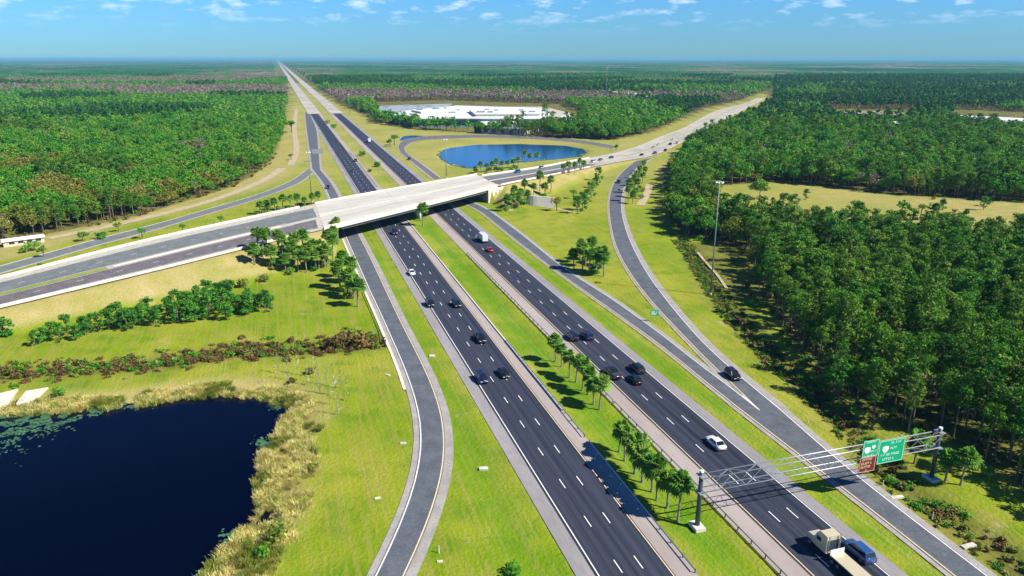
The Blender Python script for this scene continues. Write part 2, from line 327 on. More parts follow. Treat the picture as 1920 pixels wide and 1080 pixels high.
def bank(X, Y):
    """height of the cross road's embankment"""
    h = np.zeros(X.shape); best = np.full(X.shape, 1e9); s = X*DX+Y*DY; T_ = X*DY-Y*DX; endc = np.where(T_ < 60, 1.3*np.maximum(0, 17.5-T_), .6*np.maximum(0, T_-105.5)); st = 5; idx = list(range(0, len(mid)-1, st))
    for i in idx:
        j = min(i+st, len(mid)-1); a, b = mid[i], mid[j]
        ex, ey = b.x-a.x, b.y-a.y; L2 = ex*ex+ey*ey+1e-9
        t = np.clip(((X-a.x)*ex+(Y-a.y)*ey)/L2, 0, 1); d = np.hypot(X-a.x-t*ex, Y-a.y-t*ey)
        hh = a.z+(b.z-a.z)*t; hw = hwid[i]+(hwid[j]-hwid[i])*t; hh = hh*(hh > .22)
        q = np.minimum(hh-.35, hh-.35-(d-hw-1.5)*.42)
        q = np.where(d > hw+.3, np.minimum(q, endc), q); up_ = d < best; best = np.where(up_, d, best); h = np.where(up_, q, h)
    h = np.maximum(h, 0)
    h = np.where((T_ > 17.5) & (T_ < 106), 0, h)
    return h
TL, TR = 19.0, 104.0         # faces of the two abutments, across the highway

# ------------------------------------------------------------------ ground: one sheet to the horizon
def axis(a, b, st, far, g=1.12):
    c = list(np.arange(a, b+.01, st)); s = st; x = c[-1]; hi = []
    while x < far: s *= g; x += s; hi.append(x)
    s = st; x = c[0]; lo_ = []
    while x > -far: s *= g; x -= s; lo_.append(x)
    return np.array(lo_[::-1]+c+hi)
gx = axis(-330, 300, 1.8, 70000, 1.13); gy = axis(60, 620, 1.8, 75000, 1.11); gy = gy[gy > -3000]
X, Y = np.meshgrid(gx, gy); sh = X.shape
NEAR = (np.abs(X) < 900) & (Y < 2500) & (Y > -300)
xs, ys = X[NEAR], Y[NEAR]
Zn = bank(xs, ys)
def sm(d, a, b): return np.clip((d-a)/(b-a), 0, 1)**2*(3-2*np.clip((d-a)/(b-a), 0, 1))
dbig = sdist(xs, ys, big); dblue = sdist(xs, ys, blue); dsm = sdist(xs, ys, small)
Zn = Zn*sm(dbig, 0, 3) - 3.0*(1-sm(dbig, -4, 8)); Zn = Zn - 2.0*(1-sm(dblue, -5, 7)) - 1.6*(1-sm(dsm, -5, 6))
# drainage swales: one beside the wood, one across the lawn on the left
ditchR = cr(px([(1275,450),(1300,480),(1330,530),(1390,610),(1440,660),(1500,715),(1560,768),(1620,830),(1690,905),(1770,965),(1850,1020),(1940,1085),(2100,1180)]), 6)
ditchL = cr(px([(-200,735),(0,700),(150,690),(300,678),(450,660),(600,650),(700,640)]), 6)
dR = pldist(xs, ys, ditchR); dL = pldist(xs, ys, ditchL)
Zn = Zn - .9*np.exp(-(dR/3.5)**2) - .8*np.exp(-(dL/4)**2)
ss, tt = xs*DX+ys*DY, xs*DY-ys*DX
onroad = pldist(xs, ys, lrR+[]) < 9
Zn = Zn - .35*np.exp(-((tt-60.6)/3.2)**2) - .3*np.exp(-((tt-30)/2.5)**2)*((ss > 60) & (ss < 200))
Z = np.full(sh, -.0); Z[NEAR] = Zn
jit = nr.normal(0, .03, sh); far_m = (Y < 1500)
clearroad = np.ones(sh, bool)
Z = Z + np.where(NEAR, jit - .08, -.4)
# land cover painted per vertex: r = dry straw, g = bare/leaf litter, b = lush
dry = np.zeros(xs.shape); litter = np.zeros(xs.shape); lush = np.zeros(xs.shape)
bk = bank(xs, ys); dry = np.maximum(dry, sm(bk, .4, 2.2)*.95)
dry = np.maximum(dry, (1-sm(dbig, 4, 11)))
dry = np.maximum(dry, (1-sm(dblue, 0, 9))*.75)
dry = np.maximum(dry, sm(ys, 330, 620)*.55)
leftverge = sdist(xs, ys, px([(538,180),(575,235),(580,300),(540,335),(470,362),(300,405),(0,490),(-200,540),(-200,440),(0,430),(250,395),(420,350),(500,300)]))
dry = np.maximum(dry, (1-sm(leftverge, -6, 6))*.8)
CLEAR = px([(1330,350),(1460,342),(1560,350),(1640,362),(1830,376),(2050,388),(2300,400),(2300,520),(2050,495),(1920,478),(1700,462),(1500,450),(1400,425),(1340,400)])
dry = np.maximum(dry, (1-sm(sdist(xs, ys, CLEAR), -4, 6))*np.clip(.35+(xs-90)/300, .35, .9))
FR = px([(1450,196),(1420,215),(1375,238),(1315,266),(1280,294),(1262,320),(1255,350),(1252,400),(1275,440),(1330,455),(1400,470),(1410,545),(1450,600),(1500,672),(1560,745),(1640,800),(1760,830),(1850,880),(1920,940),(2100,1050),(2600,1100),(5200,400),(3000,150),(1500,135),(1453,138),(1450,170)])
FL = px([(538,172),(537,200),(533,235),(522,275),(505,305),(470,332),(430,352),(350,377),(267,403),(200,417),(100,437),(0,450),(-300,480),(-900,420),(-900,140),(300,135),(536,135)])
FM = px([(575,150),(600,170),(640,195),(690,216),(705,231),(790,243),(860,247),(1000,257),(1080,260),(1150,263),(1225,248),(1270,228),(1330,203),(1390,189),(1420,178),(1448,168),(1451,138),(560,135)])
WR1 = px([(1785,205),(2060,215),(2100,262),(1900,250),(1780,240)])
WR2 = px([(1550,204),(1715,206),(1725,232),(1555,228)])
WCL = px([(715,222),(700,192),(830,188),(1050,195),(1095,212),(1078,236),(1010,246),(905,249),(780,236)])
dFR, dFL, dFM = sdist(xs, ys, FR), sdist(xs, ys, FL), sdist(xs, ys, FM)
litter = np.maximum.reduce([1-sm(dFR, -6, 2), 1-sm(dFL, -4, 2), 1-sm(dFM, -4, 2)])*sm(sdist(xs, ys, CLEAR), -3, 8)
patch = sdist(xs, ys, px([(1290,455),(1400,460),(1420,560),(1350,560)]))
litter = np.maximum(litter, (1-sm(patch, -3, 3))*.6)
litter = np.maximum(litter, np.exp(-(dR/4.5)**2)*.75*(ys < 290)); litter = np.maximum(litter, np.exp(-(dL/5)**2)*.7)
lush = np.maximum(lush, np.exp(-((tt-60.6)/3.5)**2)*(ss < 420)*.9); lush = np.maximum(lush, np.exp(-((tt-88.5)/1.8)**2)*(ss < 300)*.8)
lush = np.maximum(lush, np.exp(-((tt-30.5)/4)**2)*(ss < 300)*.6)
cov = np.zeros((*sh, 4)); cov[..., 3] = 1
cov[..., 0] = .5; cov[..., 1] = 1
for i, a in enumerate((dry, litter, lush)):
    t_ = cov[..., i]; t_[NEAR] = np.clip(a, 0, 1)
nx, ny = len(gx), len(gy)
V = np.stack([X.ravel(), Y.ravel(), Z.ravel()], 1)
ii = np.arange(nx*ny).reshape(ny, nx); Fc = np.stack([ii[:-1, :-1].ravel(), ii[:-1, 1:].ravel(), ii[1:, 1:].ravel(), ii[1:, :-1].ravel()], 1)
gm = bpy.data.meshes.new('ground'); gm.vertices.add(len(V)); gm.vertices.foreach_set('co', V.ravel())
gm.loops.add(Fc.size); gm.loops.foreach_set('vertex_index', Fc.ravel().astype(np.int32)); gm.polygons.add(len(Fc))
gm.polygons.foreach_set('loop_start', np.arange(0, Fc.size, 4, dtype=np.int32)); gm.update(calc_edges=True); gm.validate()
ca = gm.color_attributes.new('cover', 'FLOAT_COLOR', 'POINT'); ca.data.foreach_set('color', cov.reshape(-1, 4).ravel().astype(np.float32))
gm.polygons.foreach_set('use_smooth', [True]*len(gm.polygons))
ground = bpy.data.objects.new('ground', gm); COL.objects.link(ground); tag(ground, kind='structure')
def ground_mat():
    m = bpy.data.materials.new('mown_verge_grass'); m.use_nodes = True; N, L = m.node_tree.nodes, m.node_tree.links
    b = N['Principled BSDF']; b.inputs['Roughness'].default_value = .95; b.inputs['Specular IOR Level'].default_value = .1
    g = nd(N, 'ShaderNodeNewGeometry'); at = nd(N, 'ShaderNodeAttribute', attribute_name='cover'); sp = nd(N, 'ShaderNodeSeparateColor'); L.new(at.outputs['Color'], sp.inputs[0])
    def noi(sc, det=5, st=(1, 1, 1), rot=0):
        mp = nd(N, 'ShaderNodeMapping', vector_type='TEXTURE'); mp.inputs['Scale'].default_value = tuple(1/q for q in st); mp.inputs['Rotation'].default_value = (0, 0, rot); L.new(g.outputs['Position'], mp.inputs[0])
        n = nd(N, 'ShaderNodeTexNoise'); n.inputs['Scale'].default_value = sc; n.inputs['Detail'].default_value = det; n.inputs['Roughness'].default_value = .6; L.new(mp.outputs[0], n.inputs['Vector']); return n.outputs[0]
    def rng(x, a, b_, lo_=0, hi=1):
        r = nd(N, 'ShaderNodeMapRange'); r.inputs[1].default_value = a; r.inputs[2].default_value = b_; r.inputs[3].default_value = lo_; r.inputs[4].default_value = hi; L.new(x, r.inputs[0]); return r.outputs[0]
    def mix(f, a, b_):
        x = nd(N, 'ShaderNodeMix', data_type='RGBA'); L.new(f, x.inputs[0])
        for k, c in ((6, a), (7, b_)):
            if isinstance(c, tuple): x.inputs[k].default_value = (*c, 1)
            else: L.new(c, x.inputs[k])
        return x.outputs[2]
    def mth(op, a, b_):
        x = nd(N, 'ShaderNodeMath', operation=op, use_clamp=True)
        for k, c in ((0, a), (1, b_)):
            if isinstance(c, (int, float)): x.inputs[k].default_value = c
            else: L.new(c, x.inputs[k])
        return x.outputs[0]
    big_ = noi(.022, 6); med = noi(.12, 6); fine = noi(1.3, 6); streaks = noi(.9, 5, (1, .03, 1), -PSI); tiny = noi(5, 3)
    c = mix(rng(big_, .40, .58), (.18, .285, .004), (.32, .345, .02)); scuff = noi(.30, 8, (1, .35, 1), -PSI); c = mix(mth('MULTIPLY', rng(scuff, .54, .66), .5), c, (.34, .30, .09))
    c = mix(mth('MULTIPLY', rng(med, .48, .66), .75), c, (.095, .215, .004))
    c = mix(mth('MULTIPLY', rng(streaks, .45, .62), .6), c, (.31, .28, .055))
    lushf = mth('MULTIPLY', sp.outputs[2], rng(med, .3, .5, .35, 1)); c = mix(lushf, c, (.10, .26, .003))
    dd = mth('MULTIPLY', sp.outputs[0], rng(fine, .25, .5, .35, 1)); dd = mth('MULTIPLY', dd, rng(big_, .3, .6, .6, 1.1))
    c = mix(dd, c, mix(rng(med, .35, .65), (.36, .30, .10), (.52, .40, .20)))
    ll = mth('ADD', sp.outputs[1], mth('MULTIPLY', rng(fine, .4, .7), mth('MULTIPLY', sp.outputs[1], .6)))
    c = mix(mth('MULTIPLY', ll, rng(med, .3, .6, .6, 1)), c, mix(rng(fine, .35, .65), (.055, .06, .018), (.16, .115, .05)))
    c = mix(mth('MULTIPLY', rng(tiny, .45, .7), .5), c, (.08, .14, .012))
    mow = noi(2.2, 2, (1, .004, 1), -PSI); c = mix(mth('MULTIPLY', rng(mow, .5, .62), mth('MULTIPLY', rng(big_, .4, .6), .45)), c, (.36, .36, .09))
    bare_ = noi(.09, 8); c = mix(mth('MULTIPLY', rng(bare_, .63, .72), .7), c, (.42, .34, .17))
    L.new(c, b.inputs['Base Color'])
    bp = nd(N, 'ShaderNodeBump'); bp.inputs['Strength'].default_value = .7; bp.inputs['Distance'].default_value = .5; L.new(fine, bp.inputs['Height']); L.new(bp.outputs[0], b.inputs['Normal'])
    return m
gm.materials.append(ground_mat())

def pond(name, poly, z, mat, grow=7):
    c = sum((Vector((p[0], p[1], 0)) for p in poly), Vector())/len(poly)
    ps = [p + (Vector((p[0], p[1], 0))-c).normalized()*grow for p in poly]
    mb = MB(); tri = tessellate_polygon([[Vector((p[0], p[1], 0)) for p in ps]]); mb.add([(p[0], p[1], z) for p in ps], [tuple(t) for t in tri]); return flat(name, mb, mat)
pond('water', big, -1.3, M['water'], 2.0); pond('water', blue, -.72, M['water2'], 1.5); pond('water', small, -.62, M['water2'], 1)

# ------------------------------------------------------------------ highway
def strip(mb, k0, k1, s0, s1, z, n=60):
    A, B = [], []
    for i in range(n+1):
        s = s0+(s1-s0)*(i/n)**2; A.append(ST(s, TK(k0), z)); B.append(ST(s, TK(k1), z))
    ribbon(mb, A, B)
SF = 1150
SB = 430  # pavement beyond the bridge
for nm, k0, k1, mt in (('paved_shoulder', .581, .6237, 'shoulder'), ('paved_shoulder', .769, .8165, 'inner'), ('paved_shoulder', .978, 1.04, 'inner'), ('paved_shoulder', 1.185, 1.222, 'shoulder')):
    mb = MB(); strip(mb, k0-.001, k1+.001, -60, SF+60, .03); flat(nm, mb, M[mt])
for k0, k1 in ((.6237, .769), (1.04, 1.185)):
    mb = MB(); strip(mb, k0-.006, k1+.004, -60, SF, .07); flat('road', mb, M['asphalt'])
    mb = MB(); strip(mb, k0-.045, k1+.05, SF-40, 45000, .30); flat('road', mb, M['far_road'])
mb = MB(); strip(mb, .6237-.0008, .6237+.0018, -60, 1600, .10)
strip(mb, 1.185-.001, 1.185+.0016, -60, 1600, .10)
for k in (.6735, .7195, 1.088, 1.1365):
    s = 73.0 + (0 if k < 1 else 4)
    s_ref = toST(P(1158.5, 1062.6))[0] if k < 1 else toST(P(1257, 790))[0]
    s = s_ref - 12.2*6
    while s < 700:
        t_ = TK(k); mb.add([ST(s-1.6, t_-.09, .1), ST(s+1.6, t_-.09, .1), ST(s+1.6, t_+.09, .1), ST(s-1.6, t_+.09, .1)], [(0, 1, 2, 3)]); s += 12.2
flat('road_marking', mb, M['white'])
mb = MB(); strip(mb, .769-.001, .769+.0014, -60, 1600, .10); strip(mb, 1.04-.0014, 1.04+.001, -60, 1600, .10); flat('road_marking', mb, M['yellow'])
# low concrete kerb along the inner shoulder of the left carriageway
mb = MB(); a = [ST(s, TK(.811), .03) for s in range(140, 420, 6)]; b = [ST(s, TK(.811)+.35, .03) for s in range(140, 420, 6)]
ribbon(mb, [p+Vector((0, 0, .32)) for p in a], [p+Vector((0, 0, .32)) for p in b]); ribbon(mb, a, [p+Vector((0, 0, .32)) for p in a]); ribbon(mb, [p+Vector((0, 0, .32)) for p in b], b)
tag(flat('kerb', mb, M['white_conc']), kind='structure')

def out(A, B, d):
    o = []
    for a, b in zip(A, B):
        v = (a-b); v.z = 0; v.normalize(); o.append(a + v*d)
    return o
def ramp(L_, R_, sl, sr, lc='white', rc='yellow', mat='ramp', n=160, smat='ramp_shoulder', lines=True, z=0.0):
    A = resample(smooth(cr(L_, 4), 8), n); B = resample(smooth(cr(R_, 4), 8), n)
    for q in A+B: q.z = 0
    mb = MB(); ribbon(mb, out(A, B, sl), out(B, A, sr), .035+z); flat('paved_shoulder', mb, M[smat])
    mb = MB(); ribbon(mb, out(A, B, .3), out(B, A, .3), .08+z); flat('road', mb, M[mat])
    if lines:
        for a, b, c in ((A, B, lc), (B, A, rc)):
            mb = MB(); ribbon(mb, out(a, b, .12), out(a, b, -.12), .11+z); flat('road_marking', mb, M[c])
    return A, B
LA, LB = ramp(lrL, lrR, 1.5, 2.0)
RA, RB = ramp(raL[:11] + [P(1402, 779)], raR, 1.3, 1.6, 'yellow', 'white')
BA, BB = ramp(rbL, rbR[:13] + [P(1462, 768)], 1.2, 2.2, 'yellow', 'white', z=.003)
# merged ramp surface below the nose of the gore
ramp(smooth(cr([P(1375, 758)] + raL[11:], 4), 2), smooth(cr([P(1444, 752)] + rbR[13:], 4), 2), 1.3, 1.8, 'yellow', 'white', z=.006)
g0, g1 = P(1385, 738), P(1426, 770); gd = (g1-g0).normalized(); gn = Vector((gd.y, -gd.x, 0)); mb = MB()
mb.add([g0-gn*.35+Vector((0, 0, .125)), g1+Vector((0, 0, .125)), g0+gn*.35+Vector((0, 0, .125)), g0+gd*2+Vector((0, 0, .125))], [(0, 1, 3), (3, 1, 2)]); flat('road_marking', mb, M['white'])
ramp(ulL, ulR, 1.2, 1.2, 'white', 'white', mat='cross_purple')
ramp(llT, llB, 1.8, 1.8, 'white', 'white', mat='cross_teal', smat='gravel')
# where the upper ramp leaves the left carriageway
mb = MB(); a = cr(px([(572,212),(575,240),(579,270),(583,295),(586,318)]), 6); b = cr(px([(580,212),(592,240),(596,270),(598,295),(600,318)]), 6)
a, b = resample(a, 30), resample(b, 30); ribbon(mb, out(a, b, 1.5), out(b, a, 1.5), .04); flat('paved_shoulder', mb, M['ramp_shoulder'])
mb = MB(); ribbon(mb, a, b, .08); flat('road', mb, M['ramp'])
# pale concrete apron beside the left ramp
mb = MB(); i1 = min(range(160), key=lambda i: abs(LA[i].y - P(0, 742).y)); i0 = min(range(160), key=lambda i: abs(LA[i].y - P(0, 449).y))
ribbon(mb, out(LA, LB, 2.2)[i0:i1], out(LA, LB, 1.45)[i0:i1], .06); flat('kerb', mb, M['white_conc'])
# old patch of paler shoulder at the far end and sandy tracks
for pts, w in (([(1306,470),(1322,490),(1345,515),(1362,540)], .5), ([(1218,345),(1212,365),(1200,385)], 2.2), ([(530,315),(500,335),(455,355),(390,378),(300,402),(200,425),(90,447)], 3.0), ([(556,205),(552,240),(556,280),(545,310)], 2.5), ([(965,380),(1005,386),(1045,391),(1080,400)], 1.0)):
    c = smooth(cr(px(pts), 4), 2); mb = MB(); ribbon(mb, offs(c, -w), offs(c, w), .03); flat('path', mb, M['tan_path'])

# ------------------------------------------------------------------ cross road on its embankment
tm = [toST(p)[1] for p in mid]; tn = [toST(p)[1] for p in cn]; tf = [toST(p)[1] for p in cf]
iL = next(i for i in range(700) if tn[i] > 13); iR = next(i for i in range(700) if tn[i] > 112)
def xs_ribbon(name, f0, f1, i0, i1, z, mat):
    A, B = between(f0, f1); A, B = A[i0:i1], B[i0:i1]
    if i0 == 0 and i1 == iL:      # run on to the skewed end of the deck
        A, B = between(f0, f1); A = [p for p in A if toST(p)[1] < TL-7.05]; B = [p for p in B if toST(p)[1] < TL-7.05]; n = len(A); A, B = resample(A, n), resample(B, n)
    if i0 == iR:
        A, B = between(f0, f1); A = [p for p in A[:i1] if toST(p)[1] > TR+8.05]; B = [p for p in B[:i1] if toST(p)[1] > TR+8.05]; n = len(A); A, B = resample(A, n), resample(B, n)
    mb = MB(); ribbon(mb, A, B, z); return flat(name, mb, M[mat])
iM = min(range(700), key=lambda i: (mid[i]-P(200, 497, 6)).length)    # where the grass median ends
iW = next(i for i in range(700) if cn[i].x > 60 and cn[i].z < 2.6)
xs_ribbon('paved_shoulder', 0, 1, 0, 700, .0, 'gravel')
xs_ribbon('road', .085, .385, 0, iL, .05, 'cross_purple'); xs_ribbon('road', .47, .84, 0, iL, .05, 'cross_teal')
xs_ribbon('median', .388, .468, 0, iM, .06, 'grassy'); xs_ribbon('median', .395, .46, iM, iL-2, .07, 'white_conc')
xs_ribbon('road', .10, .42, iR, iW, .05, 'cross_purple'); xs_ribbon('road', .5, .88, iR, iW, .05, 'cross_teal'); xs_ribbon('median', .43, .49, iR, iW, .08, 'concrete')
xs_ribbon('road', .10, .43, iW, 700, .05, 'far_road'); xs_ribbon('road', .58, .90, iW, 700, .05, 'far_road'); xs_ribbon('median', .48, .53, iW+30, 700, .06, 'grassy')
mb = MB()
for f in (.10, .37, .48, .83): A, B = between(f-.003, f+.003); ribbon(mb, A[:iL], B[:iL], .08)
for f in (.24, .65):
    for i in range(0, iL-4, 6): A, B = between(f-.003, f+.003); ribbon(mb, A[i:i+2], B[i:i+2], .08)
flat('road_marking', mb, M['white'])

# the bridge
def clipt(line, t0, t1):
    o = [p for p in line if t0 <= toST(p)[1] <= t1]; return o
near = clipt(cn, TL-7, TR+8); farr = clipt(cf, TL-7, TR+8)
zb = 7.8
A = resample(near, 40); B = resample(farr, 40)
for q in A+B: q.z = 0
bridge = empty('road_bridge', (A[0]+B[0])/2, 0, 'long pale concrete road bridge crossing over both highway carriageways', 'bridge')
base = bridge.location.copy()
def rel(p, z): return (p.x-base.x, p.y-base.y, z)
def slab(A, B, z0, z1, name, mat, parent=bridge):
    mb = MB(); mb.loft([[rel(a, z0), rel(a, z1), rel(b, z1), rel(b, z0)] for a, b in zip(A, B)]); return mb.build(name, M[mat], parent)
slab(A, B, 7.15, 7.88, 'deck', 'deck')
for k in range(9):
    f0 = .02+k*.116; g0_ = [a.lerp(b, f0) for a, b in zip(A, B)][3:-3]; g1_ = [a.lerp(b, f0+.03) for a, b in zip(A, B)][3:-3]
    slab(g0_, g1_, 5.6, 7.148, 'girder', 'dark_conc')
for a, b in ((A, B), (B, A)):
    slab(out(a, b, .12), out(a, b, -.32), 6.85, 8.75, 'parapet', 'white_conc')
slab(out(A, B, -2.6), out(A, B, -2.95), 7.885, 8.35, 'kerb_wall', 'white_conc')
slab(out(A, B, -.35), out(A, B, -2.55), 7.885, 8.02, 'sidewalk', 'concrete')
mb = MB()
for k in range(6, 37, 9):
    a, b = A[k], B[k]; dd_ = (A[k]-A[k-1]).normalized()*.04; mb.add([rel(a+dd_, 7.892), rel(a-dd_, 7.892), rel(b-dd_, 7.892), rel(b+dd_, 7.892)], [(0, 1, 2, 3)])
mb.build('expansion_joint', M['shoulder'], bridge)
for f in (.13, .285, .44, .56, .70, .87):
    mb = MB(); a = [p.lerp(q, f) for p, q in zip(A, B)]; b = [p.lerp(q, f+(.003 if f in (.285, .70) else .006)) for p, q in zip(A, B)]
    ribbon(mb, [Vector(rel(p, 7.895)) for p in a], [Vector(rel(p, 7.895)) for p in b])
    mb.build('lane_marking', M['shoulder'] if f in (.285, .70) else M['white'], bridge)
a, b = [p.lerp(q, .485) for p, q in zip(A, B)], [p.lerp(q, .515) for p, q in zip(A, B)]; slab(a, b, 7.885, 8.03, 'median_strip', 'concrete')
def sAt(line, t): return toST(min(line, key=lambda p: abs(toST(p)[1]-t)))[0]
for t0, t1 in ((TL-3, TL), (TR, TR+3)):
    s0, s1 = sAt(cn, t0)+.1, sAt(cf, t0)-.1; s0b, s1b = sAt(cn, t1)+.1, sAt(cf, t1)-.1
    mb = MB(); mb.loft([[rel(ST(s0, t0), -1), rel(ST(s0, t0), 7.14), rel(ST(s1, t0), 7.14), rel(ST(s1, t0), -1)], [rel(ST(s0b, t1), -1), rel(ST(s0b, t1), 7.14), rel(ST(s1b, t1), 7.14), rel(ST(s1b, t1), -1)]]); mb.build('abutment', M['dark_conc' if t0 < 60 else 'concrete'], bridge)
for line, other, t0, t1 in ((cn, cf, TL-8, TL-.02), (cn, cf, TR+.02, TR+14), (cf, cn, TL-4, TL-.02), (cf, cn, TR+.02, TR+12)):
    l = resample(clipt(line, t0, t1), 12); rev = t0 > 60
    mb = MB(); rings = []
    oth = [min(other, key=lambda q: (q-p).length) for p in l]; o1 = out(l, oth, .45); o0 = out(l, oth, -.1)
    for i, (a, b) in enumerate(zip(o0, o1)):
        f = i/11 if rev else 1-i/11
        zt = l[i].z-.7; rings.append([rel(a, -1), rel(a, zt), rel(b, zt), rel(b, -1)])
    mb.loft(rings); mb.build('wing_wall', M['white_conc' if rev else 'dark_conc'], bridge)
# pier in each median
for t in (60.6,):
    s0, s1 = sAt(cn, t)+2, sAt(cf, t)-2; 
    mb = MB(); mb.loft([[rel(ST(s, t-.8), 4.7), rel(ST(s, t-.8), 5.595), rel(ST(s, t+.8), 5.595), rel(ST(s, t+.8), 4.7)] for s in (s0, s1)]); mb.build('pier_cap', M['concrete'], bridge)
    n = 7
    for i in range(n):
        s = s0+1.5+(s1-s0-3)*i/(n-1); p = ST(s, t); mb = MB(); mb.tube(rel(p, -1), rel(p, 4.69), .6, n=14); mb.build('pier_column', M['concrete'], bridge, True)
# barriers along the approaches (white concrete)
def barrier(line, other, i0, i1, label, off=-.3):
    l = line[i0:i1:4]; o_ = other[i0:i1:4]; z = [p.z for p in l]
    a = out(l, o_, off); b = out(l, o_, off-.35); b0 = l[0].copy()
    mb = MB(); mb.loft([[Vector((p.x, p.y, h-.2))-b0, Vector((p.x, p.y, h+.85))-b0, Vector((q.x, q.y, h+.85))-b0, Vector((q.x, q.y, h-.2))-b0] for p, q, h in zip(a, b, z)])
    return tag(mb.build('concrete_barrier', M['white_conc'], loc=b0), label, 'barrier')
iNL = next(i for i in range(700) if tn[i] > TL-7); iFL = next(i for i in range(700) if tf[i] > TL-7)
iNR = next(i for i in range(700) if tn[i] > TR+8); iFR = next(i for i in range(700) if tf[i] > TR+8)
barrier(cn, cf, 0, iNL-1, 'white concrete barrier on the near edge of the cross road left of the bridge')
barrier(cf, cn, 0, iFL-1, 'white concrete barrier on the far edge of the cross road left of the bridge')
barrier(cn, cf, iNR+1, iNR+60, 'white concrete barrier on the near edge of the cross road right of the bridge')
barrier(cf, cn, iFR+1, iFR+70, 'white concrete barrier along the blue pond side of the cross road')
def mheight(p):
    q = min(mid, key=lambda m: (Vector((m.x, m.y))-Vector((p[0], p[1]))).length); return q.z
def cross_at(u, v):
    z = 3
    for _ in range(8): p = P(u, v, z+.7); z = mheight(p)
    return Vector((p.x, p.y, z+.06)), min(range(700), key=lambda i: (mid[i]-p).length)

# ------------------------------------------------------------------ buildings
def poly_world(l, h): return [P(u, v, h) for u, v in l]
def building(name, label, roofpx, h, wall, roof, over=.6, windows=0, rooftops=0, par=.8):
    pl = poly_world(roofpx, h); c = sum(pl, Vector())/len(pl); c.z = 0; e = empty(name, c, 0, label, 'building')
    loc = [(p.x-c.x, p.y-c.y) for p in pl]
    mb = MB(); mb.prism(loc, -1, h-.8); mb.build('wall', M[wall], e)
    big_ = [(x*(1+over/20), y*(1+over/20)) for x, y in loc]; mb = MB(); mb.prism(big_, h-.795, h); r = mb.build('roof', M[roof], e)
    # vents and skylights on the roof
    for k in range(rooftops):
        i = rnd.randrange(len(loc)); j = (i+1+rnd.randrange(len(loc)-2)) % len(loc); a = .15+.7*rnd.random(); q = [loc[i][m]*(1-a)*.8+loc[j][m]*a*.8 for m in (0, 1)]
        mb = MB(); w = 2+rnd.random()*3; mb.box(q[0]-w, q[0]+w, q[1]-w*.6, q[1]+w*.6, h+.003, h+1.6); mb.build('roof_unit', M['grey_roof'], r)
    if windows:
        # loading doors along the wall that faces the highway
        n = len(loc); i = min(range(n), key=lambda k: loc[k][1]+loc[(k+1) % n][1]); a, b = Vector((*loc[i], 0)), Vector((*loc[(i+1) % n], 0)); d = (b-a); L_ = d.length; d.normalize(); nn = Vector((d.y, -d.x, 0))
        if nn.dot(a) < 0: nn = -nn
        for k in range(windows):
            p = a+d*(L_*(k+.5)/windows); mb = MB(); w = min(2.2, L_/windows*.3)
            mb.loft([[p-d*w+nn*.02+Vector((0, 0, z)), p+d*w+nn*.02+Vector((0, 0, z)), p+d*w+nn*.3+Vector((0, 0, z)), p-d*w+nn*.3+Vector((0, 0, z))] for z in (1.2, min(h-1.5, 5))]); mb.build('dock_door' if h > 6 else 'window', M['window'], e)
    return e
building('warehouse', 'large warehouse with a wide white roof and teal front wall beyond the blue pond', [(738,215),(760,208),(858,198),(1015,203),(1034,221),(787,221.5)], 10, 'teal_wall', 'metal_roof', windows=12, rooftops=9)
wq = building('warehouse', 'raised white block in the middle of the wide white warehouse roof', [(880,204.5),(1005,205.5),(1012,212),(892,213)], 13.5, 'cream_wall', 'metal_roof', rooftops=6)
building('warehouse', 'white roofed block joined to the left end of the wide warehouse', [(772,205.5),(850,199.5),(862,203),(790,209)], 12.5, 'cream_wall', 'metal_roof', rooftops=3)
mb = MB(); yd = px([(735,222),(1000,243),(1060,238),(1088,228),(1070,212),(1020,200),(720,200)]); mb.add([p+Vector((0, 0, .04)) for p in yd], [tuple(t) for t in tessellate_polygon([yd])]); flat('yard', mb, M['gravel'])
building('warehouse', 'lower white roofed wing standing in front of the big teal walled warehouse', [(899,223),(1033,223),(1008,235),(983,241),(903,238)], 6.5, 'cream_wall', 'metal_roof', windows=5, rooftops=4)
building('warehouse', 'long blue grey roofed shed behind the left end of the white warehouse', [(703,199),(845,194.5),(838,200),(742,209),(712,207)], 9, 'teal_wall', 'grey_roof', rooftops=5)
building('warehouse', 'small cream building with a pale roof between warehouse and crossing road', [(1052,217),(1072,216),(1073,227),(1054,228)], 5, 'cream_wall', 'metal_roof', windows=3)
building('house', 'beige roofed building at the left end of the industrial yard behind dark trees', [(683,194),(694,192),(702,196),(694,200),(684,199)], 9, 'cream_wall', 'brown_roof', windows=3)
building('commercial_building', 'long low white roofed building in the woods right of the warehouse', [(1143,171),(1172,169.5),(1203,173),(1200,177),(1170,176)], 10, 'brown_roof', 'metal_roof', windows=6)
building('commercial_building', 'dark walled low building just left of the long white roof in the woods', [(1118,180),(1138,172),(1146,176),(1142,182)], 8, 'grey_roof', 'grey_roof')
building('commercial_building', 'tiny white roofed building far off in the woods right of the crossing road', [(1510,144.5),(1522,143.3),(1538,147),(1520,148)], 9, 'cream_wall', 'metal_roof')
building('commercial_building', 'long pale roofed building at the right edge beyond the wood', [(1800,216),(1925,222),(1990,230),(1900,229),(1835,224)], 13, 'cream_wall', 'metal_roof')
building('commercial_building', 'long low pinkish brown roofed building behind the right hand wood', [(1565,209),(1640,208),(1710,213),(1700,216),(1600,213)], 13, 'cream_wall', 'brown_roof')
building('house', 'small white roofed house showing between tree tops of the right hand wood', [(1670,228),(1684,227.5),(1686,231),(1672,232)], 14, 'cream_wall', 'metal_roof')
building('house', 'pale roofed building at the far left edge above the wood', [(0,153.5),(16,152),(40,155.5),(20,157)], 12, 'cream_wall', 'metal_roof')
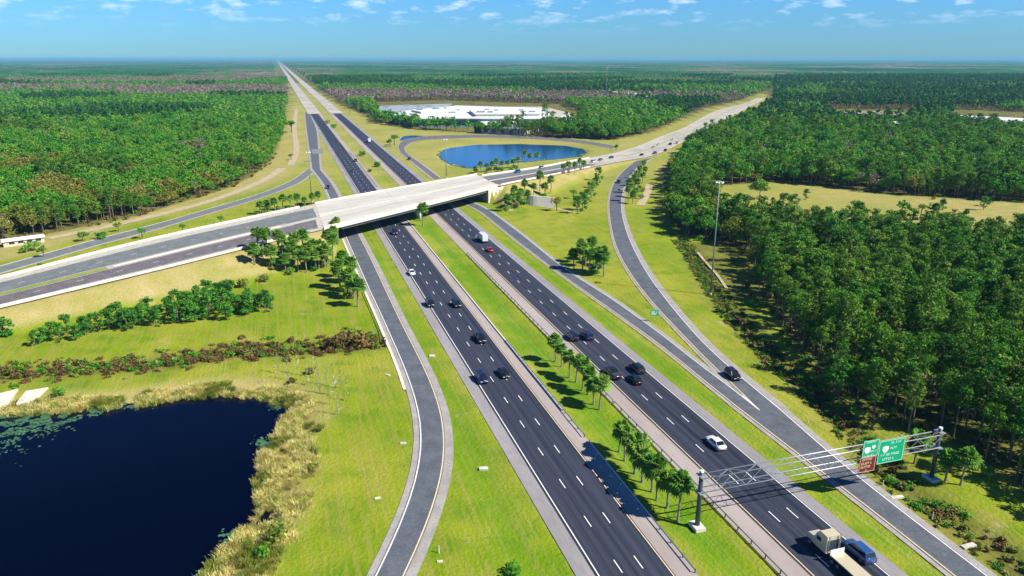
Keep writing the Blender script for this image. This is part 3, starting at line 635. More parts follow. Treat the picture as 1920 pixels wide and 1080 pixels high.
# low building at the left edge of the picture
pa, pb = P(6, 462), P(82, 452); d = (pb-pa); L_ = d.length; e = empty('utility_building', (pa+pb)/2, math.atan2(d.y, d.x), 'low long white roofed shed with a red brown end wall below the left wood', 'building')
mb = MB(); mb.box(-L_/2, L_/2, -2.2, 2.2, -.3, 2.2); mb.build('wall', M['cream_wall'], e); mb = MB(); mb.loft([[(x, -2.8, 2.2), (x, 0, 3.1), (x, 2.8, 2.2), (x, 0, 2.05)] for x in (-L_/2-.5, L_/2+.5)]); mb.build('roof', M['metal_roof'], e)
mb = MB(); mb.box(-L_/2-.15, -L_/2-.003, -2.1, 2.1, -.3, 2.15); mb.build('end_wall', M['sign_brown'], e)
for k in range(4): mb = MB(); mb.box(-L_/2+2+k*L_/4.6, -L_/2+4+k*L_/4.6, -2.24, -2.21, .9, 1.8); mb.build('window', M['window'], e)
# pair of concrete slabs by the dark pond
for q, lab in (([(0,735),(33,727),(14,752),(-20,760)], 'leftmost sloping pale concrete slab on the bank of the dark pond'), ([(48,731),(90,724),(62,747),(30,754)], 'pale concrete slab on the pond bank with grass on its right side')):
    pl = poly_world(q, .6); mb = MB(); c = pl[0].copy(); c.z = 0; mb.prism([(p.x-c.x, p.y-c.y) for p in pl], -1.4, .35); tag(mb.build('concrete_slab', M['white_conc'], loc=c), lab, 'slab')
# retaining wall with barrels below the palms
pw = cr(px([(989,384),(1000,386),(1020,388),(1040,390)]), 2); b0 = pw[0].copy(); mb = MB(); back = offs(pw, 2.6); 
up = [p+Vector((0, 3.5, 0)) for p in pw]
mb.loft([[p-b0+Vector((0, 0, -.5)), q-b0+Vector((0, 0, 4.8)), q-b0+Vector((0, 1.2, 4.8)), p-b0+Vector((0, 1.5, -.5))] for p, q in zip(pw, up)]); tag(mb.build('retaining_wall', M['concrete'], loc=b0), 'leaning pale concrete wall in the grass below the palms right of the bridge', 'wall')
def barrel(u, v, mat, lab, h=0):
    p = P(u, v, h); e = empty('traffic_barrel', p, 0, lab, 'barrel', None); mb = MB()
    for z0, z1, r0, r1 in ((0, .35, .36, .33), (.42, .65, .32, .3), (.72, 1.0, .29, .26)): mb.tube((0, 0, z0), (0, 0, z1), r0, r1, 12)
    mb.build('drum', M[mat], e, False); mb = MB(); mb.tube((0, 0, .35), (0, 0, .42), .325, n=12); mb.tube((0, 0, .65), (0, 0, .72), .295, n=12); mb.build('reflective_band', M['sign_white'], e)
    mb = MB(); mb.tube((0, 0, -.02), (0, 0, .06), .45, n=8); mb.build('base_ring', M['rubber'], e); e.scale = (1.5,)*3
for u, v, m, l in ((981,381,'orange','orange barrel just left of the leaning concrete wall'), (998,382,'orange','orange barrel at the foot of the leaning concrete wall'), (1004,382.5,'sign_white','white barrel beside the orange one in front of the concrete wall'), (1011,383,'sign_white','rightmost white barrel in front of the leaning concrete wall')): barrel(u, v, m, l)
for u, v, l in ((1012,357,'orange barrel on the ledge left above the concrete wall'), (1024,359,'orange barrel in the middle of the ledge above the concrete wall'), (1033,360,'rightmost orange barrel on the ledge above the concrete wall')): barrel(u, v, 'orange', l, 1.2)

# ------------------------------------------------------------------ vegetation builders
def crown(clumps, cards, size, r, flat_=.0, squash=.8):
    """leaf-sized faces spread through many uneven clumps; returns arrays"""
    n = len(clumps)*cards; C = np.repeat(np.array(clumps, float), cards, 0)
    d = r.normal(size=(n, 3)); d /= np.linalg.norm(d, axis=1)[:, None]; rad = r.uniform(.35, 1, n)**.6
    pos = C[:, :3]+d*rad[:, None]*C[:, 3:4]*np.array([1, 1, squash])
    nrm = d*.7+r.normal(size=(n, 3))*.6+np.array([0, 0, .35+flat_]); nrm /= np.linalg.norm(nrm, axis=1)[:, None]
    a = np.cross(nrm, r.normal(size=(n, 3))); a /= np.linalg.norm(a, axis=1)[:, None]; b = np.cross(nrm, a)
    sz = size*r.uniform(.6, 1.35, n)[:, None]
    v = np.stack([pos-a*sz, pos-b*sz*.55, pos+a*sz, pos+b*sz*.55], 1).reshape(-1, 3)
    tone = np.repeat(np.clip(np.repeat(r.uniform(0, 1, n//cards), cards)*.6+r.uniform(0, 1, n)*.4, 0, 1), 4)
    f = np.arange(4*n).reshape(n, 4)
    return v, f, tone
def leafy(name, parts, mat, trunk=None, tmat=None, parent=None, link=True):
    v = np.concatenate([p[0] for p in parts]); off = 0; fs = []; tn_ = np.concatenate([p[2] for p in parts])
    for p in parts: fs += [tuple(int(x)+off for x in q) for q in p[1]]; off += len(p[0])
    vs = [tuple(x) for x in v]; nl = len(fs)
    if trunk: b = len(vs); vs += trunk.v; fs += [tuple(b+i for i in f) for f in trunk.f]; tn_ = np.concatenate([tn_, np.full(len(trunk.v), .5)])
    o = mesh(name, vs, fs, [mat, tmat] if trunk else mat, parent, link=link)
    a = o.data.attributes.new('tone', 'FLOAT', 'POINT'); a.data.foreach_set('value', tn_.astype(np.float32))
    if trunk: o.data.polygons.foreach_set('material_index', [0]*nl+[1]*(len(fs)-nl))
    return o
def pine_geo(H, seed, n=30, cards=20, size=.5, R0=2.7, low=.42):
    r = np.random.default_rng(seed); cl = []
    for i in range(n):
        f = r.uniform(0, 1)**.85; z = H*(low+(1-low)*f); rr = R0*math.sqrt(max(.03, 1-(1.25*f-.35)**2))*r.uniform(.35, 1.0); a = r.uniform(0, 6.28)
        cl.append((rr*math.cos(a), rr*math.sin(a), z, r.uniform(.75, 1.3)*R0/2.7))
    cl.append((0, 0, H-.3, .7))
    t = MB(); t.tube((0, 0, -.4), (.1, .05, H*.5), H*.014+.05, H*.010+.03, 6); t.tube((.1, .05, H*.5), (0, 0, H*.96), H*.010+.03, .04, 5)
    for c in cl[::3]: t.tube((.05, 0, c[2]-.9), (c[0]*.9, c[1]*.9, c[2]), .07, .03, 4)
    return crown(cl, cards, size, r, squash=.62), t
def broad_geo(H, seed, n=34, cards=18, size=.6, R0=4.2):
    r = np.random.default_rng(seed); cl = []
    for i in range(n):
        e = math.asin(r.uniform(-.25, 1)); a = r.uniform(0, 6.28); q = r.uniform(.55, 1.0); lump = 1+.28*math.sin(3*a+seed)
        cl.append((R0*q*lump*math.cos(e)*math.cos(a), R0*q*lump*math.cos(e)*math.sin(a), H*.55+H*.40*q*math.sin(e), r.uniform(.9, 1.6)*R0/4.2))
    t = MB(); t.tube((0, 0, -.4), (.15, .1, H*.42), .28, .2, 7)
    for c in cl[::5]: t.tube((.15, .1, H*.38), (c[0]*.85, c[1]*.85, c[2]), .13, .04, 4)
    return crown(cl, cards, size, r), t
def bare_geo(H, seed):
    r = np.random.default_rng(seed); t = MB(); t.tube((0, 0, -.3), (0, 0, H*.6), .2, .12, 6); cl = []
    for i in range(16):
        a = r.uniform(0, 6.28); z = r.uniform(.3, .6)*H; e = (math.cos(a)*r.uniform(1, 3), math.sin(a)*r.uniform(1, 3), z+r.uniform(.2, .4)*H); t.tube((0, 0, z), e, .08, .03, 4); cl.append((*e, 1.3))
    return crown(cl, 12, .35, r), t
def palm_parts(H, seed, nf=38):
    r = np.random.default_rng(seed); lean = r.uniform(-.3, .3, 2); top = Vector((lean[0], lean[1], H))
    t = MB(); t.tube((0, 0, -.3), (0, 0, .5), .27, .19, 8); t.tube((0, 0, .5), top-Vector((0, 0, .6)), .19, .17, 8); t.tube(top-Vector((0, 0, .6)), top+Vector((0, 0, .1)), .27, .2, 8)
    vs, fs, tone = [], [], []
    for k in range(nf):
        a = k*2.4+r.uniform(-.3, .3); el = R(75)-R(125)*(k/nf)+r.uniform(-.15, .15); d = Vector((math.cos(a)*math.cos(el), math.sin(a)*math.cos(el), math.sin(el)))
        side = d.cross(Vector((0, 0, 1))); side = side.normalized() if side.length > .1 else Vector((1, 0, 0)); upv = side.cross(d)
        c = top+d*r.uniform(.6, 1.35); b = len(vs); w = .04
        vs += [top+side*w, top-side*w, c-side*w, c+side*w]; fs.append((b, b+1, b+2, b+3)); tt_ = r.uniform(0, 1)*(1-.5*k/nf)+.2; tone += [tt_]*4
        for j in range(9):
            an = R(-100)+R(200)*j/8; q = d*math.cos(an)+side*math.sin(an); ln = 1.25*(1-.25*abs(an)/1.75); m_ = c+q*ln*.6+upv*.08; tip = c+q*ln-Vector((0, 0, .28))
            s2 = (q.cross(upv)).normalized()*.19; b = len(vs); vs += [c, m_+s2, tip, m_-s2]; fs.append((b, b+1, b+2, b+3)); tone += [min(1, tt_+r.uniform(-.1, .1))]*4
    return (np.array([tuple(x) for x in vs]), np.array(fs), np.array(tone)), t
def shrub_geo(Rr, H, seed, n=10, cards=22, size=.28):
    r = np.random.default_rng(seed); cl = []
    for i in range(n):
        a = r.uniform(0, 6.28); q = r.uniform(0, .75)*Rr; cl.append((q*math.cos(a), q*math.sin(a), H*r.uniform(.35, .8), r.uniform(.35, .55)*H))
    t = MB()
    for k in range(5): a = k*1.3; t.tube((0, 0, -.2), (math.cos(a)*Rr*.5, math.sin(a)*Rr*.5, H*.6), .06, .02, 4)
    return crown(cl, cards, size, r), t

LIB = {}
def lib(kind, geos, mat, tmat='bark'):
    LIB[kind] = [leafy(kind, [g], M[mat], t, M[tmat], link=False) for g, t in geos]
lib('pine_tree', [pine_geo(h, i, n=34, cards=30, size=.34, R0=r_) for i, (h, r_) in enumerate(((15, 2.7), (17, 2.5), (13, 2.3), (18, 3.0), (15.5, 3.3), (12, 2.9)))], 'pine')
lib('broadleaf_tree', [broad_geo(h, 20+i, n=54, cards=26, size=.5, R0=5.0) for i, h in enumerate((12, 13.5, 11, 14))], 'broad')
lib('olive_tree', [broad_geo(h, 30+i, n=46, cards=24, size=.46, R0=4.6) for i, h in enumerate((11, 12.5, 10))], 'olive')
lib('bare_tree', [bare_geo(h, 40+i) for i, h in enumerate((12, 10, 13))], 'bare')
far_ = dict(n=9, cards=13)
lib('far_pine', [pine_geo(h, 50+i, size=1.1, R0=3.2, **far_) for i, h in enumerate((13, 15, 12))], 'teal')
lib('far_green', [broad_geo(h, 60+i, size=1.3, R0=4.6, **far_) for i, h in enumerate((11, 12, 10))], 'broad')
lib('far_bare', [broad_geo(h, 70+i, size=1.0, R0=4.2, **far_) for i, h in enumerate((10, 11))], 'bare')

def scatter(name, kinds, pts, label, cat):
    """pts: list of (x, y, z, rot, scale, kindname) -> one object that instances whole plants on its points"""
    srcs = []; idx = {}
    for k in kinds: idx[k] = list(range(len(srcs), len(srcs)+len(LIB[k]))); srcs += LIB[k]
    col = bpy.data.collections.new(name + '_plants')
    for i, s_ in enumerate(srcs):
        c = s_.copy(); c.name = '%s_%03d' % (name, i); col.objects.link(c)
    me = bpy.data.meshes.new(name); me.from_pydata([p[:3] for p in pts], [], [])
    o = bpy.data.objects.new(name, me); COL.objects.link(o)
    at = me.attributes.new('rot', 'FLOAT_VECTOR', 'POINT'); at.data.foreach_set('vector', np.array([(0, 0, p[3]) for p in pts], np.float32).ravel())
    at = me.attributes.new('scl', 'FLOAT', 'POINT'); at.data.foreach_set('value', np.array([p[4] for p in pts], np.float32))
    at = me.attributes.new('pick', 'INT', 'POINT'); at.data.foreach_set('value', np.array([rnd.choice(idx[p[5]]) for p in pts], np.int32))
    g = bpy.data.node_groups.new(name, 'GeometryNodeTree'); g.interface.new_socket('Geometry', in_out='INPUT', socket_type='NodeSocketGeometry'); g.interface.new_socket('Geometry', in_out='OUTPUT', socket_type='NodeSocketGeometry')
    N, L = g.nodes, g.links; gi = N.new('NodeGroupInput'); go = N.new('NodeGroupOutput'); ip = N.new('GeometryNodeInstanceOnPoints'); ci = N.new('GeometryNodeCollectionInfo')
    ci.inputs['Collection'].default_value = col; ci.inputs['Separate Children'].default_value = True; ci.inputs['Reset Children'].default_value = True
    m2p = N.new('GeometryNodeMeshToPoints'); L.new(gi.outputs[0], m2p.inputs[0]); L.new(m2p.outputs[0], ip.inputs['Points']); L.new(ci.outputs[0], ip.inputs['Instance']); ip.inputs['Pick Instance'].default_value = True
    def na(n, t):
        q = N.new('GeometryNodeInputNamedAttribute'); q.data_type = t; q.inputs[0].default_value = n; return q.outputs[0]
    L.new(na('pick', 'INT'), ip.inputs['Instance Index']); L.new(na('rot', 'FLOAT_VECTOR'), ip.inputs['Rotation']); L.new(na('scl', 'FLOAT'), ip.inputs['Scale'])
    L.new(ip.outputs[0], go.inputs[0]); md = o.modifiers.new('plants', 'NODES'); md.node_group = g
    return tag(o, label, cat, kind='stuff')
def uv_of(x, y, z=6):
    dy = y; dz = z-CH; zc = dy*math.cos(TH)-dz*math.sin(TH); yc = dy*math.sin(TH)+dz*math.cos(TH); return 960+F*x/zc, 540-F*yc/zc
def jgrid(x0, x1, y0, y1, sp, j=.42, seed=0):
    r = np.random.default_rng(seed); a, b = np.meshgrid(np.arange(x0, x1, sp), np.arange(y0, y1, sp)); a = a+(np.arange(a.shape[0]) % 2)[:, None]*sp*.5
    a = a.ravel()+r.uniform(-j, j, a.size)*sp; b = b.ravel()+r.uniform(-j, j, b.size)*sp
    zc = b*math.cos(TH)+(CH-8)*math.sin(TH); u = 960+F*a/zc; k = (b > 40) & (u > -170) & (u < 2090); a, b = a[k], b[k]
    vb = 110 + CH*F/(math.cos(TH)*(b*math.cos(TH)+CH*math.sin(TH))); k = vb < 1330; return a[k], b[k]
def nz(x, y, s, o=0): return noise.noise(Vector((x/s+o, y/s, 3.7+o)))
CLS = sdist(np.array([0.]), np.array([0.]), CLEAR)
trees = []     # (x, y, rot, scale, kind, region)
for sp, y0, y1, sc in ((4.5, 60, 480, 1.0), (6.4, 480, 800, 1.12), (9.5, 800, 1500, 1.5), (16, 1500, 3000, 2.2)):
    a, b = jgrid(-2300, 2300, y0, y1, sp, seed=int(y0))
    for reg, poly in (('R', FR), ('L', FL), ('M', FM)):
        d = sdist(a, b, poly); k = d < -1
        if reg == 'R': k &= sdist(a, b, CLEAR) > 1.5; k &= sdist(a, b, px([(1290,455),(1395,462),(1405,545),(1340,540)])) > 0
        if reg == 'R' and y0 > 400: k &= (sdist(a, b, WR1) > 0) & (sdist(a, b, WR2) > 0)
        if reg == 'M': k &= sdist(a, b, WCL) > 3
        for x, y, dd_ in zip(a[k], b[k], d[k]):
            far = y > 800; n1 = nz(x, y, 90 if not far else 260); n2 = nz(x, y, 30 if not far else 90, 9); n3 = nz(x*.35, y, 420, 21)
            if reg == 'R':
                kd = 'pine_tree' if n1+n2*.5 < .42 else 'broadleaf_tree'
                if y > 300 and n2 > .15 and n1 > -.1: kd = 'broadleaf_tree'
                if 430 < y < 1050 and rnd.random() < .55: kd = 'broadleaf_tree'
                if n2 < -.5 and y > 300: kd = 'bare_tree'
                if x < 110 and y > 300 and y < 520 and rnd.random() < .3: kd = 'olive_tree'
            elif reg == 'L':
                kd = 'olive_tree' if (y < 520 and n2 > -.08 + max(0, (y-380))/400) else 'broadleaf_tree'
                if n1 < -.28: kd = 'pine_tree'
                if n1 > .6: kd = 'bare_tree'
                if y > 1450 and n3 > -.22: kd = 'bare_tree'
            else:
                kd = 'broadleaf_tree' if n1 > .05 else 'pine_tree'
                if y > 1300 and n3 > .0: kd = 'bare_tree'
            if rnd.random() < .08: kd = rnd.choice(['bare_tree', 'olive_tree', 'broadleaf_tree'])
            if far: kd = {'pine_tree': 'far_pine', 'broadleaf_tree': 'far_green', 'olive_tree': 'far_green', 'bare_tree': 'far_bare'}[kd]
            s_ = sc*rnd.choice((rnd.uniform(.62, .85), rnd.uniform(.85, 1.05), rnd.uniform(.9, 1.22)))*(1 if dd_ < -6 else .85)
            if reg == 'M' and y < 1000 and uv_of(x, y)[0] < 1090: s_ *= .95
            if reg == 'L' and y < 600: s_ *= .95
            if far: s_ = min(s_, 1.25) if sp < 12 else min(s_, 1.5)
            if kd in ('broadleaf_tree', 'olive_tree') and rnd.random() < .38 and sp < 6: continue
            trees.append((x, y, rnd.uniform(0, 6.28), s_, kd, reg))
print('trees', len(trees))

# ---- forest trees: the nearest stand as things of their own, the rest as woodland
def near_key(t): return t[1]
def thing_tree(x, y, rot, sc, kind, label, group, parts=False):
    if parts:
        i = rnd.randrange(len(PT[kind])); return dup(PT[kind][i], (x, y, float(0)), rot, sc, label, group, 'tree')
    o = rnd.choice(LIB[kind]).copy(); COL.objects.link(o); o.location = (x, y, 0); o.rotation_euler = (0, 0, rot); o.scale = (sc,)*3
    return tag(o, label, 'tree', group)
PT = {}
def part_tree(kind, geo, mat, tmat):
    e = bpy.data.objects.new(kind, None); g, t = geo
    c = leafy('crown', [g], M[mat], parent=e, link=False); tr = mesh('trunk', t.v, t.f, M[tmat], e, link=False)
    PT.setdefault(kind, []).append(e)
for i, (h, r_) in enumerate(((15, 2.7), (17, 2.4), (13.5, 2.2), (18.5, 3.0), (15.5, 3.3), (12, 2.8), (16.5, 2.0), (14, 3.0))): part_tree('pine_tree', pine_geo(h, 100+i, n=30+3*i, cards=38, size=.29, R0=r_), 'pine', 'bark')
for i, h in enumerate((3.4, 4.2, 5.0)): part_tree('young_pine', pine_geo(h, 120+i, n=20, cards=34, size=.2, R0=1.45, low=.15), 'pine2', 'bark')
for i, h in enumerate((4.6, 5.4, 6.1, 5.0)): part_tree('palm_tree', palm_parts(h, 140+i), 'palm', 'palm_bark')
for i, h in enumerate((5, 6, 4.2)): part_tree('small_tree', broad_geo(h, 160+i, n=18, cards=22, size=.32, R0=2.0), 'broad', 'bark')
for i, (q, h) in enumerate(((1.5, 1.8), (2.2, 2.3), (1.2, 1.3))):
    part_tree('green_shrub', shrub_geo(q, h, 180+i), 'broad', 'bark'); part_tree('olive_shrub', shrub_geo(q, h, 190+i), 'olive', 'bark'); part_tree('brown_shrub', shrub_geo(q, h, 195+i), 'scrub', 'bark')
def sapling(seed):
    r = np.random.default_rng(seed); t = MB(); t.tube((0, 0, -.2), (0, 0, 4.5), .05, .02, 5); vs_, fs_, tn2 = [], [], []
    for i in range(34):
        z = r.uniform(.8, 4.4); a = r.uniform(0, 6.28); q = r.uniform(.5, 1.3)*(1-z/6); c, s_ = math.cos(a), math.sin(a); b = len(vs_); w = .042
        vs_ += [(0, 0, z-w), (0, 0, z+w), (q*c, q*s_, z+.5+w), (q*c+.05, q*s_, z+.5-w)]; fs_.append((b, b+1, b+2, b+3)); tn2 += [r.uniform(0, 1)]*4
    return (np.array(vs_), np.array(fs_), np.array(tn2)), t
M['grey_twig'] = leaf_mat('pale_grey_twigs', (.38, .36, .27), (.44, .42, .33), (.34, .34, .25), .1)
for i in range(3): part_tree('bare_sapling', sapling(400+i), 'grey_twig', 'palm_bark')
part_tree('willow_tree', broad_geo(8, 171, n=26, cards=34, size=.28, R0=2.7), 'yellow_leaf', 'bark')
taken = set()
ANCH = {'R': [((1345,520),'beside the tall light mast'),((1480,640),'above the shadowed verge'),((1620,800),'above the overhead signs'),((1850,880),'behind the right gantry post'),((1450,460),'on the near edge of the clearing'),((1750,480),'below the right end of the clearing'),((1700,600),'deep in the wood'),((1880,650),'at the right picture edge'),((1280,380),'at the left tip of the wood')],
 'L': [((40,440),'behind the white roofed shed'),((200,412),'above the sandy track'),((350,372),'at the bend of the track'),((470,330),'at the rounded wood corner'),((525,260),'beside the dry highway verge'),((100,350),'at the left picture edge'),((300,300),'deep in the wood')],
 'M': [((720,232),'at the left end of the belt'),((850,245),'in front of the teal wall'),((1000,255),'behind the blue pond'),((1150,255),'right of the warehouse'),((1280,225),'along the crossing road')]}
def where(reg, x, y): return min(ANCH[reg], key=lambda a: (P(*a[0]).xy-Vector((x, y))).length/(1+.0*a[0][0]))[1]
def pick(reg, kinds, n, label, group, parts):
    c = sorted([i for i, t in enumerate(trees) if t[5] == reg and t[4] in kinds and i not in taken and -20 < uv_of(t[0], t[1])[0] < 1940 and uv_of(t[0], t[1], 10)[1] < 1080], key=lambda i: trees[i][1])[:n]
    for i in c:
        taken.add(i); x, y, r_, s_, k, _ = trees[i]; w_ = where(reg, x, y); z_ = 'short' if s_ < .85 else 'tall' if s_ > 1.0 else 'medium'; thing_tree(x, y, r_, s_, k, '%s %s %s' % (z_, label, w_), group+' '+w_, parts)
pick('R', ('pine_tree',), 300, 'green pine of the right hand wood', 'pines at the front of the right hand wood', True)
pick('R', ('broadleaf_tree',), 60, 'light green tree of the right hand wood', 'broadleaf trees in the right hand wood', False)
pick('L', ('broadleaf_tree',), 130, 'bright green tree of the left hand wood', 'broadleaf trees at the front of the left hand wood', False)
pick('L', ('olive_tree',), 200, 'olive tree of the left hand wood', 'olive green trees at the front of the left hand wood', False)
pick('M', ('broadleaf_tree',), 90, 'broadleaf tree of the warehouse belt', 'broadleaf trees of the belt around the warehouse', False)
pick('M', ('pine_tree',), 60, 'dark pine of the warehouse belt', 'pines of the belt around the warehouse', False)
rest = [t for i, t in enumerate(trees) if i not in taken]
for reg, nm in (('R', 'wood of pines and broadleaf trees stretching away on the right of the highway'), ('L', 'wood of green and leafless trees stretching away on the left of the highway'), ('M', 'wood stretching away behind the white warehouse between the two roads')):
    pts = [(x, y, 0, r_, s_, k) for x, y, r_, s_, k, g in rest if g == reg]
    scatter('woodland', ['pine_tree', 'broadleaf_tree', 'olive_tree', 'bare_tree', 'far_pine', 'far_green', 'far_bare'], pts, nm, 'wood')
# undergrowth inside the woods
lib('scrub_bush', [shrub_geo(1.8, 2.0, 200+i, n=7, cards=16, size=.4) for i in range(2)], 'scrub'); lib('green_bush', [shrub_geo(1.8, 1.8, 210+i, n=7, cards=16, size=.4) for i in range(2)], 'broad')
lib('olive_bush', [shrub_geo(1.5, 1.5, 215+i, n=7, cards=16, size=.4) for i in range(2)], 'olive')
pts = []
a, b = jgrid(-500, 500, 60, 620, 4.6, seed=77)
for poly in (FR, FL):
    d = sdist(a, b, poly); k = (d < 2.5) & (d > -26) & (sdist(a, b, CLEAR) > 0)
    for x, y in zip(a[k], b[k]):
        if rnd.random() < .55: pts.append((x, y, 0, rnd.uniform(0, 6), rnd.uniform(.5, 1.2), rnd.choice(['scrub_bush', 'green_bush', 'olive_bush', 'olive_bush'])))
scatter('undergrowth', ['scrub_bush', 'green_bush', 'olive_bush'], pts, 'tangled brown and green undergrowth along the edges of the woods', 'undergrowth')
# brown thicket in the swale across the left lawn
pts = []
for line, w, sc, lim in ((ditchL, 3.8, .85, 1.1), (ditchR, 3.2, .6, .85)):
    for p in line:
        for k in range(34):
            if rnd.random() > lim: continue
            x, y = p.x+rnd.uniform(-4, 4), p.y+rnd.gauss(0, w*(.95 if line is ditchL else .8)); u, v = uv_of(x, y, 0)
            kd = rnd.choices(['scrub_bush', 'olive_bush', 'green_bush'], [5, 2, 1.5] if line is ditchL else [2, 4, 2])[0]
            pts.append((x, y, -.8, rnd.uniform(0, 6), sc*rnd.uniform(.4, 1.1), kd))
scatter('thicket', ['scrub_bush', 'olive_bush', 'green_bush'], pts, 'low reddish brown thicket growing along the drainage swales', 'thicket')
# dry reeds round the dark pond
def reed_geo(seed, n=60, H=1.0, Rr=.8):
    r = np.random.default_rng(seed); vs, fs, tone = [], [], []
    for i in range(n):
        a = r.uniform(0, 6.28); q = Rr*r.uniform(0, 1); x, y = q*math.cos(a), q*math.sin(a); h = H*r.uniform(.5, 1.1); l = r.uniform(-.85, .85, 2); w = .045; c, s_ = math.cos(a), math.sin(a)
        b_ = len(vs); vs += [(x-w*s_, y+w*c, -.2), (x+w*s_, y-w*c, -.2), (x+l[0]+w*.6, y+l[1], h), (x+l[0]-w*.6, y+l[1]+.05, h)]; fs.append((b_, b_+1, b_+2, b_+3)); tone += [r.uniform(0, 1)]*4
    return np.array(vs), np.array(fs), np.array(tone)
LIB['reed'] = [leafy('reed', [reed_geo(300+i)], M['reed'], link=False) for i in range(4)]
LIB['green_reed'] = [leafy('green_reed', [reed_geo(310+i, H=1.1)], M['olive'], link=False) for i in range(2)]
pts = []; a, b = jgrid(-180, 40, 55, 240, .95, seed=5); d = sdist(a, b, big)
for x, y, q in zip(a, b, d):
    u, v = uv_of(x, y, 0); wv = 9.5+3*nz(x, y, 14)
    if v < 790: wv *= .62
    if -1.2 < q < wv and rnd.random() < .93 and nz(x, y, 5, 4) > -.42+max(0, q/wv-.6)*.9:
        g = nz(x, y, 7, 8); gh = float(-1.2+max(0, q)*.12); pts.append((x, y, min(-.1, gh), rnd.uniform(0, 6), rnd.uniform(.6, 1.15), 'green_reed' if g > .36 or q < -.3 and rnd.random() < .2 else 'reed'))
scatter('reed_bed', ['reed', 'green_reed'], pts, 'tall straw coloured reeds growing round the dark pond', 'reeds')
pts = []; a, b = jgrid(-120, 120, 380, 640, 2.0, seed=6); d = sdist(a, b, blue)
for x, y, q in zip(a, b, d):
    if -.5 < q < 3 and nz(x, y, 9, 4) > .1: pts.append((x, y, -.4, rnd.uniform(0, 6), rnd.uniform(.5, .9), 'green_reed' if rnd.random() < .5 else 'reed'))
scatter('pond_edge_grass', ['reed', 'green_reed'], pts, 'rough grass fringing the bank of the blue pond', 'grass')
# lily pads
r = np.random.default_rng(8); vs, fs, tn_ = [], [], []
def pad(p, s_):
    b_ = len(vs); a0 = r.uniform(0, 6.28); k = 9; vs.append((p.x, p.y, p.z))
    for j in range(k): an = a0+5.9*j/(k-1); vs.append((p.x+s_*math.cos(an), p.y+s_*math.sin(an), p.z+r.uniform(0, .02)))
    for j in range(k-1): fs.append((b_, b_+1+j, b_+2+j))
    tn_.extend([r.uniform(0, 1)]*(k+1))
for i in range(6500):
    u = -60+350*r.uniform(0, 1)**1.35; v = 776-.085*u+abs(r.normal())*(4+27*max(0, 1-u/210)); p = P(u, v, -1.27)
    if nz(p.x, p.y, 2.2) > -.02: pad(p, r.uniform(.12, .32))
for (cx, cy, w, h, n) in ((521,760,16,8,90), (497,832,18,12,130), (492,850,10,6,60), (494,915,6,22,90), (500,935,5,12,50), (447,1003,22,10,150), (430,1018,14,6,60), (412,1062,16,8,70), (380,1078,12,6,40)):
    for i in range(n): p = P(cx+r.normal()*w*.55, cy+r.normal()*h*.55, -1.27); pad(p, r.uniform(.12, .34))
o = mesh('lily_pads', vs, fs, M['lily']); a = o.data.attributes.new('tone', 'FLOAT', 'POINT'); a.data.foreach_set('value', np.array(tn_, np.float32)); tag(o, 'green lily pads floating along the edges of the dark pond', 'lily pads', kind='stuff')
# ------------------------------------------------------------------ single trees, palms and shrubs
def gz(x, y):
    X_ = np.array([float(x)]); Y_ = np.array([float(y)]); return float(bank(X_, Y_)[0])
def gpt(u, v):
    z = 0
    for _ in range(6): p = P(u, v, z); z = gz(p.x, p.y)
    p.z = z-.08; return p
def plant(kind, u, v, label, group=None, sc=1.0, cat=None):
    p = gpt(u, v); return dup(PT[kind][rnd.randrange(len(PT[kind]))], p, rnd.uniform(0, 6.28), sc*rnd.uniform(.93, 1.07), label, group, cat or ('palm' if kind == 'palm_tree' else 'shrub' if 'shrub' in kind else 'tree'))
ORD = 'first second third fourth fifth sixth seventh eighth ninth tenth eleventh twelfth thirteenth fourteenth'.split()
def ordinal(i): return ORD[i] if i < 14 else '%d%s' % (i+1, {1: 'st', 2: 'nd', 3: 'rd'}.get((i+1) % 10, 'th') if (i+1) not in (11, 12, 13) else 'th')
def palms(l, group, label, sc=1.0):
    for i, (u, v) in enumerate(sorted(l)):
        plant('palm_tree', u, v, '%s palm from the left in %s' % (ordinal(i), label), group, sc*rnd.uniform(.88, 1.12))
palms([(1042,676),(1053,686),(1068,706),(1080,715),(1092,730),(1103,738),(1113,756),(1124,766)], 'upper row of palms in the median', 'the upper row of the median', 1.02)
palms([(1161,845),(1171,862),(1190,887),(1204,902),(1222,920),(1231,936),(1251,950),(1271,975)], 'lower row of palms in the median beside the gantry', 'the lower median row beside the gantry', 1.22)
plant('palm_tree', 793, 423, 'lone tall palm in the median against the near side of the bridge', sc=1.6)
palms([(476,478),(492,470),(508,476),(522,462),(533,476),(546,464),(556,474),(566,456),(578,462),(590,470),(600,456),(612,462),(622,455),(632,452),(484,466),(500,460),(528,466),(540,470),(551,460),(562,468),(572,474),(584,458),(606,468),(617,464),(628,462),(596,476)], 'palms on the embankment below the left end of the bridge', 'the clump below the left end of the bridge', 1.25)
palms([(646,520),(660,530),(638,540),(652,556),(664,560),(671,575),(642,528),(658,545)], 'palm clump between left ramp and lawn', 'the clump beside the left ramp apron', 1.35)
palms([(488,402),(502,398),(517,400),(530,394),(545,394),(558,388),(572,390),(585,384),(598,382)], 'palms on the far side of the bridge ramp', 'the row behind the cross road left of the bridge', 1.05)
palms([(1076,504),(1087,492),(1098,500),(1108,488),(1118,510),(1128,498),(1132,518),(1104,514),(1092,508)], 'palm clump between the two right hand ramps', 'the clump between the two right ramps', 1.3)
palms([(950,374),(960,380),(970,370),(978,380),(988,364),(1000,352),(1012,346),(1022,350),(1034,344),(966,362),(984,354)], 'palms behind the right end of the bridge', 'the clump right of the bridge above the concrete wall', 1.3)
